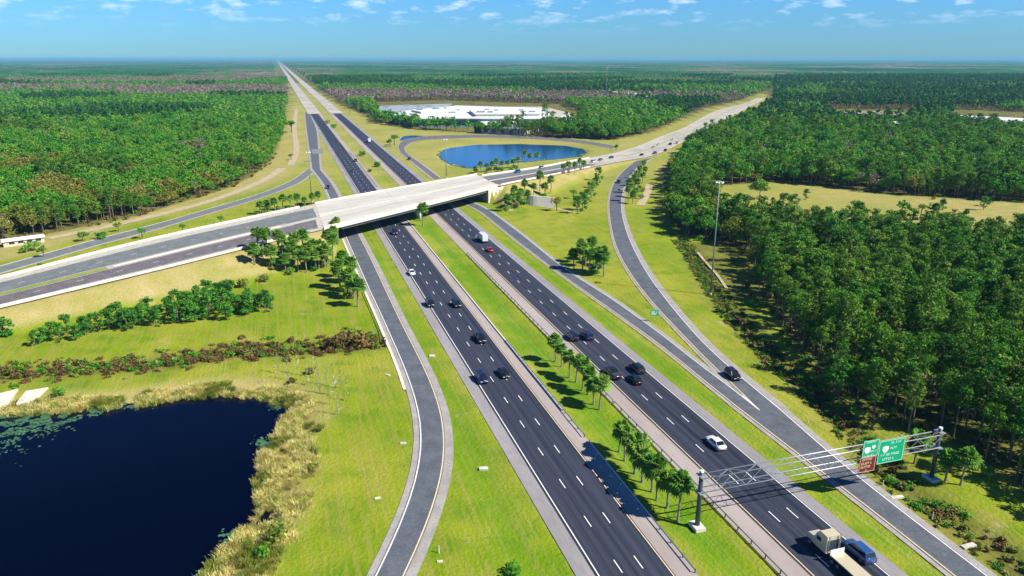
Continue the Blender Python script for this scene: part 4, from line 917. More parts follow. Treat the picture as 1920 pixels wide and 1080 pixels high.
palms([(1178,378),(1186,382),(1192,372),(1180,362),(1196,358),(1188,350),(1204,345),(1198,335),(1210,332),(1206,322),(1184,370)], 'palms beside the curving ramp', 'the clump beside the curving right ramp', 1.15)
palms([(1056,326),(1066,328),(1077,326),(1086,322),(1094,320)], 'palms on the cross road slope', "the short row on the cross road's near slope", 1.15)
palms([(892,326),(902,324),(912,322),(922,322),(932,318),(942,318),(952,316),(962,315),(971,314)], 'palms between cross road and blue pond', 'the row at the blue pond', 1.05)
palms([(985,302),(994,304),(1008,303)], 'palms at the blue pond', 'the small group against the blue pond', 1.15)
palms([(1774,902),(1800,908),(1716,868)], None, None) if 0 else [plant('palm_tree', u, v, l, sc=1.05) for u, v, l in ((1772,902,'palm just right of the right gantry post'), (1801,909,'rightmost palm beyond the right gantry post'), (1714,868,'palm behind the big green sign left of the right gantry post'))]
# young pines on the left lawn
_g = [(rnd.uniform(150, 505), 0, rnd.uniform(.9, 1.35)) for _ in range(26)]
_g = [(u, 638-(u-60)*.135-rnd.uniform(-6, 16), q) for u, v, q in _g]
for i, (u, v, sc_) in enumerate(sorted(_g+[(66,648,.9),(82,640,1),(98,632,1.1),(112,640,1),(128,628,1.15),(142,636,1),(158,626,1.1),(172,612,.9),(186,622,1.1),(205,618,1.2),(222,612,1.3),(238,618,1.2),(252,606,1.3),(268,600,1.3),(278,588,1.25),(316,600,1.5),(334,606,1.4),(330,586,1.4),(350,594,1.5),(366,602,1.4),(372,584,1.6),(392,596,1.5),(405,580,1.7),(418,590,1.7),(432,576,1.7),(424,600,1.4),(446,586,1.4),(466,588,1.2),(484,582,1.4),(498,586,1.2),(508,576,1.1),(292,606,1),(390,572,1.5),(412,562,1.5),(345,578,1.3)])):
    plant('young_pine', u, v, '%s young pine from the left in the bright green grove on the left lawn' % ordinal(i), 'young pines on the left lawn', sc_*1.12)
for u, v, k, l, sc_ in [(1082,400,'young_pine','dark pine at the bottom left of the pine row beside the concrete wall',1.8),(1092,394,'young_pine','dark pine second in the row climbing from the concrete wall to the cross road',2.1),(1100,382,'young_pine','dark pine in the middle of the row beside the yellow willow',2.0),(1108,370,'young_pine','pine above the middle of the row right of the yellow willow',1.8),(1118,352,'young_pine','second highest pine of the row right of the yellow willow',1.9),(1122,338,'young_pine','topmost pine of the row right of the yellow willow, near the cross road',1.7),
    (1075,372,'small_tree','small dark tree between the willow and the pine row',1.0),(1044,395,'willow_tree','bright yellow willow like tree in front of the pale concrete wall',1.0),
    (267,447,'small_tree','round bluish green tree between service ramp and cross road',.95),(343,436,'small_tree','small round tree second from the left between service ramp and cross road',.72),(415,420,'small_tree','small dark round tree on the grass strip right of two others',.8),(82,482,'small_tree','light green small tree beside the service ramp at far left',1.0),(156,452,'small_tree','pale olive bushy tree on the verge below the left wood',1.05),(222,434,'small_tree','small tree on the dry verge in front of the left wood',.8),(80,510,'green_shrub','low dark bush on the edge of the cross road at far left',1),
    (190,448,'green_shrub','dark low bush left of a small tree on the dry verge',1.9),(60,470,'green_shrub','dark hedge like bush beside the service ramp at the left edge',1.6),(42,474,'green_shrub','dark bush at the very left beside the service ramp',1.5),
    (495,509,'olive_shrub','solitary round bush on the dry embankment slope below the palms',1.5),(455,500,'olive_shrub','thin olive bush on the embankment left of the solitary round bush',1.7),
    (656,640,'olive_shrub','large dark olive bush at the right end of the brown thicket',2.9),(640,650,'brown_shrub','reddish brown bush at the right end of the thicket',2.2),(680,648,'brown_shrub','brown bush beside the large dark olive bush near the left ramp',2.0),
    (596,808,'olive_shrub','dark round bush on the reed edge right of the dark pond',.9),(590,850,'olive_shrub','second dark bush down the lawn side of the reeds',.75),(586,886,'olive_shrub','dark bush on the lawn side of the reeds near the middle',.9),(520,1012,'olive_shrub','dark bush in the reeds low at the right bank of the pond',1.3),(495,1040,'green_shrub','lowest dark green bush among the reeds',1.3),(112,742,'green_shrub','small green bush right of the concrete slabs',1.1),(580,700,'olive_shrub','bush in the grass above the corner of the reeds',.9),(548,718,'brown_shrub','brown bush at the top corner of the reed bed',.9),
    (547,248,'small_tree','lone green tree on the dry verge beside the upper left carriageway',2.3),(546,300,'small_tree','small sparse tree on the verge above the service ramp',1.0),
    (740,272,'small_tree','tree at the end of the small pond with a long shadow',1.7),(731,275,'small_tree','left tree of the pair beside the small pond',1.4),
    (680,292,'green_shrub','left round bush in the far median beyond the bridge',2.2),(706,312,'green_shrub','round bush nearest the bridge in the far median',2.6),(694,322,'olive_shrub','low bush left of the round bush in the far median',1.5),(614,232,'green_shrub','upper of two dark bushes in the far median',2.5),(626,240,'green_shrub','lower of two dark bushes in the far median',2.5),
    (1155,283,'small_tree','lone small dark tree behind the cross road right of the blue pond',1.2),(1000,256,'small_tree','small dark tree on the field edge behind the blue pond',1.1),
    (1424,372,'broad_big','big rounded tree standing forward on the edge of the dry clearing',1.0),(1756,404,'small_tree','small tree alone on the dry clearing',1.3),(1690,398,'small_tree','taller small tree on the dry clearing left of another',1.6),(1727,404,'small_tree','low small tree between two others on the dry clearing',1.1),
    (962,1078,'green_shrub','dark green shrub in the grass at the bottom edge between ramp and carriageway',1.0),(4,600,'small_tree','small tree cut by the left edge of the picture below the cross road',1.3),(12,628,'green_shrub','green shrub at the left edge left of the pine grove',1.4)]:
    if k == 'broad_big': p = P(u, v); thing_tree(p.x, p.y, 1, 1.05, 'broadleaf_tree', l, None)
    else: plant(k, u, v, l, None, sc_)

for i, (u, v) in enumerate(sorted([(521,700),(541,712),(558,702),(577,722),(592,708),(600,736),(612,722),(618,758),(627,742),(634,778),(640,728),(652,752)])):
    plant('bare_sapling', u, v, '%s from the left of the pale leafless saplings at the corner of the pond' % ordinal(i), 'bare saplings at the pond corner', 1.15, 'sapling')
CL = [(rnd.uniform(1340, 1910), rnd.uniform(368, 420)) for _ in range(34)]
for i, (u, v) in enumerate(sorted(CL)):
    plant(rnd.choice(['green_shrub', 'olive_shrub', 'brown_shrub', 'young_pine']), u, v, '%s of the scattered shrubs on the dry clearing, counted from the left' % ordinal(i), 'scattered shrubs on the clearing', rnd.uniform(.6, 1.5), 'shrub')
# undergrowth below the palm clumps
for (cx, cy, w, h, n, lab) in ((556, 468, 75, 9, 16, 'below the left end of the bridge'), (655, 543, 12, 22, 7, 'beside the left ramp apron'), (545, 394, 60, 6, 12, 'in the row behind the cross road'), (1106, 504, 26, 12, 8, 'between the two right ramps'), (985, 368, 38, 14, 14, 'right of the bridge'), (1192, 350, 14, 26, 9, 'beside the curving ramp'), (928, 322, 42, 4, 10, 'beside the blue pond')):
    for i, u in enumerate(sorted(cx+rnd.uniform(-w, w) for _ in range(n))):
        plant(rnd.choice(['green_shrub', 'green_shrub', 'olive_shrub']), u, cy-(u-cx)*(.1 if w > 30 else 0)+rnd.uniform(-h, h), '%s shrub from the left under the palms %s' % (ordinal(i), lab), 'shrubs under the palms '+lab, rnd.uniform(.9, 1.6))

# ------------------------------------------------------------------ light masts
def mast(u, v, H, label, ring=True, arm=False, r0=.28, dark=False):
    p = P(u, v); e = empty('light_mast', p, 0, label, 'light mast'); mb = MB(); mb.tube((0, 0, -.2), (0, 0, H), r0, .13, 12); mb.build('pole', M['mast_grey'], e, True)
    mb = MB(); mb.tube((0, 0, -.1), (0, 0, .5), r0*1.7, n=12); mb.build('base', M['concrete'], e)
    if ring:
        mb = MB(); mb.tube((0, 0, H-.3), (0, 0, H+.3), .45, n=10); rg = mb.build('lamp_ring', M['steel'], e)
        for k in range(6):
            a = k*math.pi/3; c, s_ = math.cos(a), math.sin(a); mb = MB(); mb.tube((.4*c, .4*s_, H), (1.3*c, 1.3*s_, H-.05), .05, n=6); mb.tube((1.1*c, 1.1*s_, H-.35), (1.1*c, 1.1*s_, H+.05), .34, .2, 8); mb.build('lamp', M['sign_white'], rg)
    return e
mast(1332, 552, 37.6, 'tall tapering steel light mast nearest the camera at the edge of the right wood', r0=.26)
mast(1209, 250, 38, 'tall thin light mast right of the warehouse in front of the far wood')
mast(837, 333, 25, 'thin light mast beside the left end of the blue pond')
mast(585, 378, 27, 'thin light mast beside the left ramp just beyond the bridge')
mast(656, 216, 28, 'far light mast on the right verge of the highway beyond the bridge')
mast(1136, 196, 60, 'faint tall far mast rising above the horizon woods', r0=.6)
mast(975, 262, 20, 'thin light mast behind the blue pond')

# ------------------------------------------------------------------ guardrails
def guardrail(t, s0, s1, label, face=1, post=3.8):
    n = int((s1-s0)/post); b = ST(s0, t); e = empty('guardrail', b, -PSI*1, label, 'guardrail')    # local y runs along the highway
    mb = MB(); L_ = n*post; y = [0, L_]
    prof = [(0, .45), (.06, .5), (0, .56), (0, .64), (.06, .7), (0, .76), (-.02, .76), (-.02, .45)]
    mb.loft([[(face*x+face*.10, yy, z+.04) for x, z in prof] for yy in y]); mb.build('rail', M['steel'], e)
    pm = MB(); pm.box(-.07, .07, -.07, .07, -.3, .74); first = pm.build('post', M['dark_steel'], e)
    for k in range(1, min(n+1, 100)):
        c = first.copy(); COL.objects.link(c); c.parent = e; c.location = (0, k*post, 0)
    return e
sS = lambda u, v: toST(P(u, v))[0]
guardrail(TK(.8165)-.1, sS(1300, 1075), sS(1100, 822), 'steel guardrail on the median side of the left carriageway, lowest stretch by the gantry', -1)
guardrail(TK(.8165)-.1, sS(1098, 820), sS(948, 640), 'steel guardrail on the median side of the left carriageway beside the upper palms', -1)
guardrail(TK(.978)+.1, 60, sS(1145, 758), 'steel guardrail on the median side of the right carriageway passing the gantry post', 1)
guardrail(TK(.978)+.1, sS(1143, 756), sS(870, 475), 'dark steel guardrail on the median side of the right carriageway up to the bridge', 1)
guardrail(TK(.793), 455, 640, 'guardrail in the median beyond the bridge beside the left carriageway', -1)
# short rail along the apron of the left ramp
pl = [p for p in out(LA, LB, 2.5) if P(0, 545).y > p.y > P(0, 650).y]; e = empty('guardrail', pl[0], 0, 'short guardrail with dark posts along the pale apron of the left ramp', 'guardrail')
mb = MB(); mb.loft([[p-pl[0]+Vector((0, 0, .45)), p-pl[0]+Vector((.05, 0, .6)), p-pl[0]+Vector((0, 0, .75)), p-pl[0]+Vector((-.05, 0, .6))] for p in pl]); mb.build('rail', M['steel'], e)
for p in resample(pl, 22): q = p-pl[0]; mb = MB(); mb.box(q.x-.19, q.x-.05, q.y-.07, q.y+.07, -.2, .72); mb.build('post', M['dark_steel'], e)

# ------------------------------------------------------------------ sign gantry over the right carriageway and ramp
gA, gB = P(1307, 987), P(1746, 897); gd = (gB-gA); GL = gd.length; ang = math.atan2(gd.y, gd.x)
gan = empty('sign_gantry', gA, ang, 'galvanised steel truss gantry spanning the right carriageway and the right ramp', 'gantry')
for x0 in (0, GL):
    mb = MB()
    mb.tube((x0, 0, -.2), (x0, 0, 10.4), .42, .34, 14)
    pst = mb.build('post', M['dark_steel'], gan, True)
    mb = MB(); mb.box(x0-.9, x0+.9, -1.3, 1.3, -.3, .35); mb.build('footing', M['concrete'], gan)
    mb = MB()
    for z in (6.65, 9.72): mb.box(x0-.5, x0+.5, -.9, .9, z-.08, z+.08)
    mb.build('cross_tie', M['steel'], pst); mb = MB(); mb.tube((x0, 0, 10.4), (x0, 0, 10.65), .4, .3, 10); mb.build('post_cap', M['sign_white'], pst)
z0, z1 = 6.9, 9.5
for y in (-.75, .75):
    for z in (z0, z1): mb = MB(); mb.tube((0, y, z), (GL, y, z), .09, n=8); mb.build('truss_chord', M['steel'], gan, True)
mb = MB(); n = 18
for k in range(n):
    a, b = GL*k/n, GL*(k+1)/n
    for y in (-.75, .75): mb.tube((a, y, z0 if k % 2 else z1), (b, y, z1 if k % 2 else z0), .042, n=5)
    for z in (z0, z1): mb.tube((a, -.75 if k % 2 else .75, z), (b, .75 if k % 2 else -.75, z), .03, n=5)
    mb.tube((a, -.75, z0), (a, .75, z0), .04, n=5)
mb.build('truss_bracing', M['steel'], gan)
def gx_at(u, v, z=8.2):      # where along the gantry a picture point lies
    n_ = gd.normalized(); return min((x*.05 for x in range(0, int(GL*20))), key=lambda x: abs(uv_of(gA.x+n_.x*x, gA.y+n_.y*x-1, z)[0]-u))
def panel(xa, xb, za, zb, mat, label, shields, lines, name='sign_panel', cream=False, seed=1):
    """a flat sign standing on the near side of the truss"""
    yy = -1.05; e = empty(name, gA+Matrix.Rotation(ang, 4, 'Z') @ Vector(((xa+xb)/2, yy, (za+zb)/2)), ang, label, 'road sign'); w, h = (xb-xa)/2, (zb-za)/2; lt = M['sign_cream' if cream else 'sign_white']
    mb = MB(); mb.box(-w, w, -.03, .05, -h, h); mb.build('board', M[mat], e, bevel=.0)
    mb = MB(); b = .09
    for x0, x1, q0, q1 in ((-w+b, w-b, h-b-.07, h-b), (-w+b, w-b, -h+b, -h+b+.07), (-w+b, -w+b+.07, -h+b+.071, h-b-.071), (w-b-.07, w-b, -h+b+.071, h-b-.071)): mb.box(x0, x1, -.036, -.0305, q0, q1)
    mb.build('border', lt, e)
    for x, z, q in shields:
        mb = MB(); pts_ = [(-.5, .45), (0, .55), (.5, .45), (.55, 0), (.3, -.4), (0, -.55), (-.3, -.4), (-.55, 0)]; mb.loft([[(x+a*q, yv, z+c*q) for a, c in pts_] for yv in (-.037, -.031)]); mb.build('shield', M['sign_white'], e)
    rr_ = random.Random(seed)
    for x0, x1, z, hh in lines:
        mb = MB(); x = x0
        while x < x1:
            wl_ = rr_.uniform(.6, 1.0)*hh*.75
            if x+wl_ > x1: break
            kx = rr_.random()
            mb.box(x, x+hh*.2, -.038, -.032, z-hh/2, z+hh/2)
            if kx < .7: mb.box(x+hh*.201, x+wl_, -.038, -.032, z+hh*.3, z+hh/2)
            if kx > .3: mb.box(x+hh*.201, x+wl_, -.038, -.032, z-hh/2, z-hh*.3)
            x += wl_+hh*(.25 if rr_.random() < .8 else .8)
        if mb.v: mb.build('lettering', lt, e)
    return e
xa, xb = gx_at(1612, 830), gx_at(1642, 830); xc, xd = xb+.05, gx_at(1691, 833)
panel(xa, xb, 8.0, 11.3, 'sign_green', 'narrow green overhead sign with white shield at the left of the sign group', [(-.7, -.3, 1.2), (.6, .2, .7)], [(-1.1, 1.2, 1.35, .35), (-.1, 1.4, -.6, .3), (-1.2, 1.2, -1.35, .35)], 'overhead_sign', seed=2)
panel(xc, xd, 6.1, 10.7, 'sign_green', 'large green overhead sign with white shield and lettering on the gantry', [(-1.3, .5, 1.25)], [(-.2, 2.1, 1.7, .42), (-.2, 1.2, .6, .42), (-2.1, 1.9, -.6, .42), (-1.6, 1.4, -1.5, .45)], 'overhead_sign', seed=5)
panel(xa-.3, xb-.2, 5.0, 8.1, 'sign_brown', 'brown overhead sign with cream lettering hanging below the narrow green sign', [], [(-1.2, 1.2, 1.0, .42), (-1.3, 1.3, .25, .42), (-1.3, 1.2, -.45, .42), (-.2, .3, -1.15, .35)], 'overhead_sign', True, seed=9)
panel(xd+.6, xd+.601+.0, 7, 8, 'sign_green', '', [], []) if 0 else None
# far cantilever sign over the ramp beyond the bridge
p = P(583, 303); e = empty('cantilever_sign', p, -PSI*0+.1, 'overhead sign on a single post over the ramp beyond the bridge, seen from the back', 'road sign')
mb = MB(); mb.tube((0, 0, -.2), (0, 0, 9), .25, .2, 10); mb.build('post', M['steel'], e); mb = MB(); mb.tube((0, 0, 7), (9, 0, 7), .12, n=6); mb.tube((0, 0, 8.4), (9, 0, 8.4), .12, n=6)
for k in range(6): mb.tube((k*1.5, 0, 7), ((k+1)*1.5, 0, 8.4), .06, n=5)
mb.build('arm', M['steel'], e); mb = MB(); mb.box(1.5, 9.5, -.25, -.17, 6, 9.4); mb.build('sign_back', M['steel'], e)
for i, (x0, x1) in enumerate(((1, 8.6),)):
    mb = MB(); mb.box(x0+.8, x1, -.16, -.12, 6.2, 9.2); mb.build('board', M['sign_green'], e)
# small green sign in the gore, delineators, drain pads
p = P(1226, 603); e = empty('gore_sign', p, -PSI*.3, 'small green exit sign on two posts in the grass between the ramps', 'road sign'); mb = MB(); mb.box(-1.2, 1.2, -.04, .04, 1.9, 3.6); bo = mb.build('board', M['sign_green'], e)
for x in (-.8, .8): mb = MB(); mb.tube((x, .09, -.2), (x, .09, 3.5), .05, n=6); mb.build('post', M['steel'], e)
for q in ((-.9, .1, 2.9, 3.2), (-.9, .6, 2.3, 2.6), (.4, .9, 2.9, 3.1)): mb = MB(); mb.box(q[0], q[1], -.05, -.045, q[2], q[3]); mb.build('lettering', M['sign_white'], bo)
for u, v, l in ((1655, 912, 'short white delineator post on the verge under the gantry signs'), (1748, 972, 'white delineator post farther down the right verge of the ramp'), (1515, 792, 'white delineator post on the right verge above the gantry signs'), (823, 1036, 'small white post beside the left ramp near the bottom edge')):
    p = P(u, v); e = empty('delineator_post', p, 0, l, 'post'); mb = MB(); mb.tube((0, 0, -.2), (0, 0, 1.25), .09, .07, 8); mb.build('shaft', M['sign_white'], e); mb = MB(); mb.tube((0, 0, 1.0), (0, 0, 1.15), .10, n=8); mb.build('reflector', M['orange'], e)
for u, v, w, d_, l in ((907, 878, .85, .45, 'bright white slab in the grass between left ramp and carriageway'), (756, 831, .6, .3, 'white slab on the lawn left of the bend of the left ramp'), (810, 667, .7, .55, 'drain inlet slab on the strip between left ramp and carriageway'), (727, 703, .6, .3, 'small white slab left of the left ramp apron'), (1816, 1023, 1.3, .4, 'long white slab on the verge right of the ramp near the bottom edge'), (1682, 932, 1.2, .35, 'white slab on the verge right of the ramp below the signs'), (708, 934, .5, .25, 'faint pale slab on the lawn left of the lower left ramp'), (825, 1053, .45, .25, 'pale slab beside the lower left ramp'), (892, 350+95, .4, .3, 'small pale slab beside the ramp just below the bridge'), (958, 394, 1.0, .5, 'pale slab on the lawn right of the bridge')):
    p = P(u, v); mb = MB(); mb.box(-w, w, -d_, d_, -.25, .12); mb.box(-w*.5, w*.5, -d_*.5, d_*.5, .1205, .17); o = mb.build('drain_slab', M['white_conc'] if 'bright' in l else M['concrete'], loc=p); o.rotation_euler = (0, 0, rnd.uniform(-.5, .5)); tag(o, l, 'slab')
mast_pad = None

# ------------------------------------------------------------------ vehicles (local +x is forward)
def wheel(e, x, y, r=.33, w=.24):
    mb = MB(); mb.tube((x, y-w/2, r), (x, y+w/2, r), r, n=16); wh = mb.build('wheel', M['rubber'], e, False)
    mb = MB(); s_ = 1 if y > 0 else -1; mb.tube((x, y+s_*(w/2-.02), r), (x, y+s_*(w/2+.015), r), r*.62, n=12); mb.build('rim', M['rim'], wh)
def car(kind, paint):
    """sedan / suv / pickup / van"""
    L_, Wd, H, belt, hood, c0, c1, r0, r1 = dict(sedan=(4.8, 1.84, 1.45, .92, .84, 1.05, -1.75, .35, -1.05), suv=(4.8, 1.95, 1.78, 1.08, 1.02, 1.25, -2.25, .6, -1.95), pickup=(5.8, 2.02, 1.88, 1.12, 1.08, 1.35, -.95, .75, -.75), van=(5.4, 2.0, 2.1, 1.15, 1.05, 1.9, -2.6, 1.2, -2.5))[kind]
    e = bpy.data.objects.new('car', None); h = L_/2; w = Wd/2; rings = []
    for x, ww, zb_, zt in ((h, .80, .38, hood-.16), (h-.12, .93, .28, hood-.06), (h-.7, .99, .24, hood+.0), (c0+.2, 1, .24, belt-.03), (c0, 1, .24, belt), (0, 1, .24, belt), (c1, 1, .24, belt+.01), (c1-.15, .99, .24, belt+.01), (-h+.15, .95, .28, belt-.04), (-h, .85, .40, belt-.14)):
        y = w*ww; rings.append([(x, -y*.93, zb_), (x, -y, zb_+.16), (x, -y, zt-.2), (x, -y*.9, zt), (x, y*.9, zt), (x, y, zt-.2), (x, y, zb_+.16), (x, y*.93, zb_)])
    def add(mb, name, mat, smooth=False, parent=e):
        o = mb.build(name, mat, parent, smooth); return o
    if kind == 'pickup': pass
    mb = MB(); mb.loft(rings); add(mb, 'body', paint, True)
    gl = [(c0, belt-.02, .88), (r0, H-.06, .74), (r1, H-.06, .74), (c1, belt-.02, .86)]
    mb = MB(); mb.loft([[(x, -w*f, z), (x, w*f, z)] for x, z, f in []]) if 0 else None
    a, b = [(c0, -w*.88, belt-.03), (c0, w*.88, belt-.03), (c1, w*.86, belt-.03), (c1, -w*.86, belt-.03)], [(r0, -w*.72, H-.05), (r0, w*.72, H-.05), (r1, w*.72, H-.05), (r1, -w*.72, H-.05)]
    mb.loft([a, b]); add(mb, 'windows', M['glass'])
    mb = MB(); mb.loft([[(r0+.06, -w*.745, H-.055), (r0+.06, w*.745, H-.055), (r1-.06, w*.745, H-.055), (r1-.06, -w*.745, H-.055)], [(r0-.05, -w*.66, H), (r0-.05, w*.66, H), (r1+.05, w*.66, H), (r1+.05, -w*.66, H)]])
    for s_ in (-1, 1):
        for q, p_ in (((c0, belt), (r0, H-.06)), ((c1, belt), (r1, H-.06)), (((c0+c1)/2-.1, belt), ((r0+r1)/2-.1, H-.06))): mb.tube((q[0], s_*w*.885, q[1]-.02), (p_[0], s_*w*.735, p_[1]), .04, n=5)
    add(mb, 'roof', paint)
    if kind == 'pickup':
        mb = MB(); mb.box(-h+.15, c1-.15, -w*.78, w*.78, belt+.012, belt+.03); add(mb, 'bed', M['dark_steel'])
    for s_ in (-1, 1):
        mb = MB(); mb.box(h-.16, h+.01, s_*w*.62-.2, s_*w*.62+.2, hood-.34, hood-.18); add(mb, 'headlight', M['lamp_white'])
        mb = MB(); mb.box(-h-.01, -h+.2, s_*w*.68-.16, s_*w*.68+.16, belt-.36, belt-.2); add(mb, 'tail_light', M['lamp_red'])
        mb = MB(); mb.box(c0-.15, c0+.05, s_*w*1.08-.1, s_*w*1.08+.1, belt-.02, belt+.12); add(mb, 'mirror', paint)
        for x in (h-.9, -h+.95): wheel(e, x, s_*(w-.1), .33 if kind == 'sedan' else .37)
    for o in list(e.children):
        for g in o.children: COL.objects.unlink(g)
        COL.objects.unlink(o)
    return e
CARS = {}
def put_car(kind, col, u, v, label, heading, group=None, on_cross=False):
    k = (kind, col)
    if k not in CARS: CARS[k] = car(kind, M['car_'+col])
    p = P(u, v, .7); p.z = .09
    if on_cross:
        p, i = cross_at(u, v); d = mid[min(699, i+3)]-mid[max(0, i-3)]; heading = math.atan2(d.y, d.x)+(math.pi if heading < 0 else 0)
    o = dup(CARS[k], p, heading, 1.13, label, group, 'pickup truck' if kind == 'pickup' else 'car'); o.name = {'pickup': 'pickup_truck', 'van': 'van', 'suv': 'car', 'sedan': 'car'}[kind]; return o
AW = math.atan2(DY, DX); TW = AW+math.pi
def along(line, u, v, sign):
    p = P(u, v); i = min(range(1, len(line)-1), key=lambda k: (line[k]-p).length); d = line[i+1]-line[i-1]; return math.atan2(d.y, d.x)+(0 if sign > 0 else math.pi)
for k, c, u, v, l in [('suv','navy',740,436,'dark car just coming out from under the bridge on the left carriageway'),('sedan','white',772,511,'white sedan on the left carriageway below the bridge'),('suv','black',806,569,'dark car in the outer lane of the left carriageway below the white sedan'),('suv','black',856,570,'dark car near the inner shoulder level with another dark car'),('pickup','black',900,634,'dark pickup alone on the inner lane of the left carriageway'),('suv','navy',903,709,'dark blue car in the outer lane beside the low kerb end'),('sedan','black',944,699,'dark sedan level with the dark blue car on the left carriageway'),
    ('suv','black',667,301,'dark car on the left carriageway beyond the bridge'),('sedan','navy',624,273,'small dark car far up the left carriageway beyond the bridge'),('sedan','navy',660,320,'dark car on the left carriageway just above the bridge')]: put_car(k, c, u, v, l, TW)
for k, c, u, v, l in [('sedan','red',918,468,'red car behind the white box truck on the right carriageway'),('suv','black',1073,631,'left one of two dark cars side by side on the right carriageway'),('suv','navy',1100,630,'right one of two dark cars side by side on the right carriageway'),('pickup','black',1148,700,'dark pickup on the inner lane of the right carriageway beside the palms'),('suv','black',1194,691,'black car in the outer lane ahead of a group of three'),('sedan','black',1190,711,'black car in the middle lane behind the outer one of a group of three'),('sedan','white',1342,830,'white sedan alone on the right carriageway above the gantry'),('suv','blue',1610,1034,'blue car beside the flatbed truck at the bottom right'),('suv','navy',687,266,'dark car in front of a white truck far up the right carriageway')]: put_car(k, c, u, v, l, AW)
put_car('suv', 'black', 1374, 703, 'dark car driving on the merged right ramp beside the gore', along(BB, 1374, 703, 1))
put_car('suv', 'black', 1160, 341, 'dark car at the top of the curving right ramp', along(BA, 1160, 341, 1))
put_car('sedan', 'silver', 1166, 354, 'silver car following the dark car at the top of the curving ramp', along(BA, 1160, 341, 1))
put_car('suv', 'black', 615, 351, 'dark car on the left ramp just beyond the bridge', along(LA, 615, 351, 1))
put_car('suv', 'black', 767, 298, 'dark car on the loop ramp left of the blue pond', TW-.2)
for k, c, u, v, sg, l in [('suv','blue',970,322,-1,'blue car at the right end of the bridge'),('suv','silver',1016,314,1,'silver grey car on the cross road behind the palms right of the bridge'),('van','white',1113,303,1,'white van on the cross road above the palm row'),('sedan','grey',1126,299,1,'grey car next to the white van on the cross road'),('sedan','black',1146,295,-1,'black car on the cross road between the van and the junction'),('pickup','grey',1228,287,-1,'grey pickup truck waiting at the ramp junction'),('sedan','black',1203,290,-1,'black car left of the grey pickup at the junction'),('suv','black',1257,270,1,'black car on the cross road beyond the junction near the wood'),('sedan','silver',1225,276,-1,'silver car on the far lanes beyond the junction'),('van','white',1270,268,1,'white van on the cross road beside the corner of the wood'),('sedan','navy',1248,281,1,'navy car behind the grey pickup at the junction'),('sedan','white',1235,270,-1,'white car on the far lanes of the cross road by the wood'),('suv','white',1262,261,-1,'white car farther up the cross road'),('suv','black',1288,261,1,'black car farthest up the cross road')]:
    put_car(k, c, u, v, l, sg, on_cross=True)
# box truck
def box_truck(u, v, label, heading, boxmat='car_white', cab='car_navy', Lb=6.5):
    p = P(u, v, 1.5); p.z = .09; e = empty('box_truck', p, heading, label, 'truck'); mb = MB(); mb.box(-Lb/2-1.2, Lb/2-1.2, -1.22, 1.22, .95, 3.6); mb.build('cargo_box', M[boxmat], e, bevel=.05)
    x0 = Lb/2-1.1; mb = MB(); mb.loft([[(x, -1.1, .5), (x, -1.1, z), (x, 1.1, z), (x, 1.1, .5)] for x, z in ((x0, 2.5), (x0+1.3, 2.45), (x0+1.8, 1.5), (x0+2.4, 1.35))]); mb.build('cab', M[cab], e)
    mb = MB(); mb.loft([[(x0+1.32, -.95, 2.35), (x0+1.32, .95, 2.35), (x0+1.36, .95, 2.4), (x0+1.36, -.95, 2.4)], [(x0+1.82, -1.0, 1.55), (x0+1.82, 1.0, 1.55), (x0+1.86, 1.0, 1.6), (x0+1.86, -1.0, 1.6)]]); mb.build('windscreen', M['glass'], e)
    mb = MB(); mb.box(-Lb/2-1.1, x0, -.5, .5, .55, .94); mb.build('chassis', M['dark_steel'], e)
    for x in (x0+1.3, -Lb/2+.4):
        for y in (-1.05, 1.05): wheel(e, x, y, .48, .3)
    return e
box_truck(905, 446, 'box truck with white cargo box and dark cab on the right carriageway below the bridge', AW)
box_truck(692, 264, 'white truck far up the right carriageway beyond the bridge', AW, cab='car_white')
# semi truck with an empty pale flatbed
sT = toST(P(1574, 1046, 0)); p = ST(sT[0]+1.5, TK(1.113), .09); e = empty('semi_truck', p, AW, 'semi truck with tan sleeper cab pulling an empty pale flatbed trailer at the bottom edge', 'truck')
def tb(x0, x1, y, za, zb, name, mat, bev=.06, parent=e): mb = MB(); mb.box(x0, x1, -y, y, za, zb); return mb.build(name, M[mat], parent, bevel=bev)
mb = MB(); mb.loft([[(x, -w_, .9), (x, -w_, z), (x, w_, z), (x, w_, .9)] for x, z, w_ in ((-1.1, 3.9, 1.24), (.6, 4.0, 1.24), (1.4, 3.1, 1.2), (1.7, 2.2, 1.15), (3.4, 1.9, 1.0), (3.7, 1.2, .95))]); cabo = mb.build('cab', M['car_tan'], e)
mb = MB(); mb.loft([[(1.43, -1.0, 3.05), (1.43, 1.0, 3.05), (1.47, 1.0, 3.09), (1.47, -1.0, 3.09)], [(1.74, -1.02, 2.25), (1.74, 1.02, 2.25), (1.78, 1.02, 2.3), (1.78, -1.02, 2.3)]]); mb.build('windscreen', M['glass'], e)
tb(-1.13, -1.101, 1.1, 1.3, 3.2, 'sleeper_rear', 'dark_steel', 0)
for y in (-1.245, 1.245): mb = MB(); mb.box(.2, 1.2, y-.01, y+.01, 2.2, 2.9); mb.build('side_window', M['glass'], cabo)
for y in (-1.05, 1.05): mb = MB(); mb.tube((-1.35, y, 1), (-1.35, y, 4.1), .09, n=8); mb.build('exhaust_stack', M['rim'], e)
tb(-3.9, 3.4, .5, .6, .95, 'chassis', 'dark_steel', .02)
tb(-16.5, -2.2, 1.28, 1.32, 1.5, 'flatbed_deck', 'car_tan', .02); tb(-16.4, -3.2, .55, .96, 1.31, 'trailer_frame', 'dark_steel', .02); tb(-2.19, -2.1, 1.28, 1.32, 2.3, 'headboard', 'sign_white', .01)
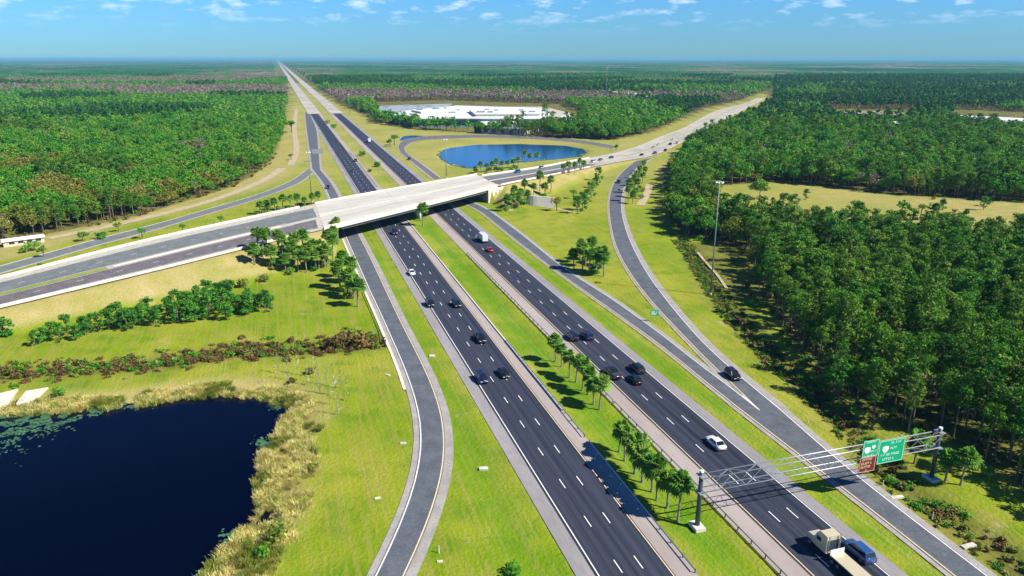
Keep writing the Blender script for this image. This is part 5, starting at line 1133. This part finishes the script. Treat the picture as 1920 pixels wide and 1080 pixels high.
for x in (2.7, -2.6, -3.8, -14.0, -15.3):
    for y in (-1.0, 1.0): wheel(e, x, y, .5, .4)

# far canopy, from where single crowns merge to the horizon
na_, rr = 420, [2850*1.021**k for k in range(160)]
vs = []; fs = []
for j, q in enumerate(rr):
    for i in range(na_):
        an = R(-40)+R(80)*i/(na_-1); x, y = q*math.sin(an), q*math.cos(an); s_, t_ = toST((x, y)); h = 9+5*nz(x, y, 60)+4*nz(x, y, 25, 5)+3*nz(x, y, 400, 2)
        if abs(t_-62) < 62: h = -2
        if j == 0: h = -1
        vs.append((x, y, h+r.uniform(-1.5, 1.5)*(h > 0)))
for j in range(len(rr)-1):
    for i in range(na_-1): a_ = j*na_+i; fs.append((a_, a_+1, a_+1+na_, a_+na_))
def canopy_mat():
    m = bpy.data.materials.new('distant_canopy'); m.use_nodes = True; N, L = m.node_tree.nodes, m.node_tree.links; b = N['Principled BSDF']; b.inputs['Roughness'].default_value = 1; b.inputs['Specular IOR Level'].default_value = 0
    g = nd(N, 'ShaderNodeNewGeometry'); mp = nd(N, 'ShaderNodeMapping'); mp.inputs['Scale'].default_value = (.0011, .0007, .001); L.new(g.outputs['Position'], mp.inputs[0])
    n = nd(N, 'ShaderNodeTexNoise'); n.inputs['Scale'].default_value = 1; n.inputs['Detail'].default_value = 9; n.inputs['Roughness'].default_value = .62; L.new(mp.outputs[0], n.inputs['Vector'])
    c = nd(N, 'ShaderNodeValToRGB'); e = c.color_ramp.elements; e[0].position = .36; e[0].color = (.012, .055, .02, 1); e[1].position = .66; e[1].color = (.20, .15, .13, 1)
    for p_, q in ((.46, (.02, .09, .022)), (.54, (.05, .13, .03)), (.58, (.15, .12, .08))): x = e.new(p_); x.color = (*q, 1)
    L.new(n.outputs[0], c.inputs[0]); L.new(c.outputs[0], b.inputs['Base Color']); return m
o = mesh('distant_woodland', vs, fs, canopy_mat()); tag(o, 'endless distant wood reaching to the horizon', 'wood', kind='stuff')

# ------------------------------------------------------------------ air
mb = MB(); mb.box(-66000, 66000, -900, 72000, -6, 92)
hz = mb.build('haze', None); hm = bpy.data.materials.new('haze_air'); hm.use_nodes = True; N = hm.node_tree.nodes
for n_ in list(N):
    if n_.type != 'OUTPUT_MATERIAL': N.remove(n_)
pv = N.new('ShaderNodeVolumePrincipled'); pv.inputs['Density'].default_value = 1/18000; pv.inputs['Color'].default_value = (.28, .68, .95, 1); pv.inputs['Anisotropy'].default_value = .0
hm.node_tree.links.new(pv.outputs[0], [n_ for n_ in N if n_.type == 'OUTPUT_MATERIAL'][0].inputs['Volume']); hz.data.materials.clear(); hz.data.materials.append(hm); tag(hz, 'thin blue haze lying over the whole plain', 'haze', kind='stuff')
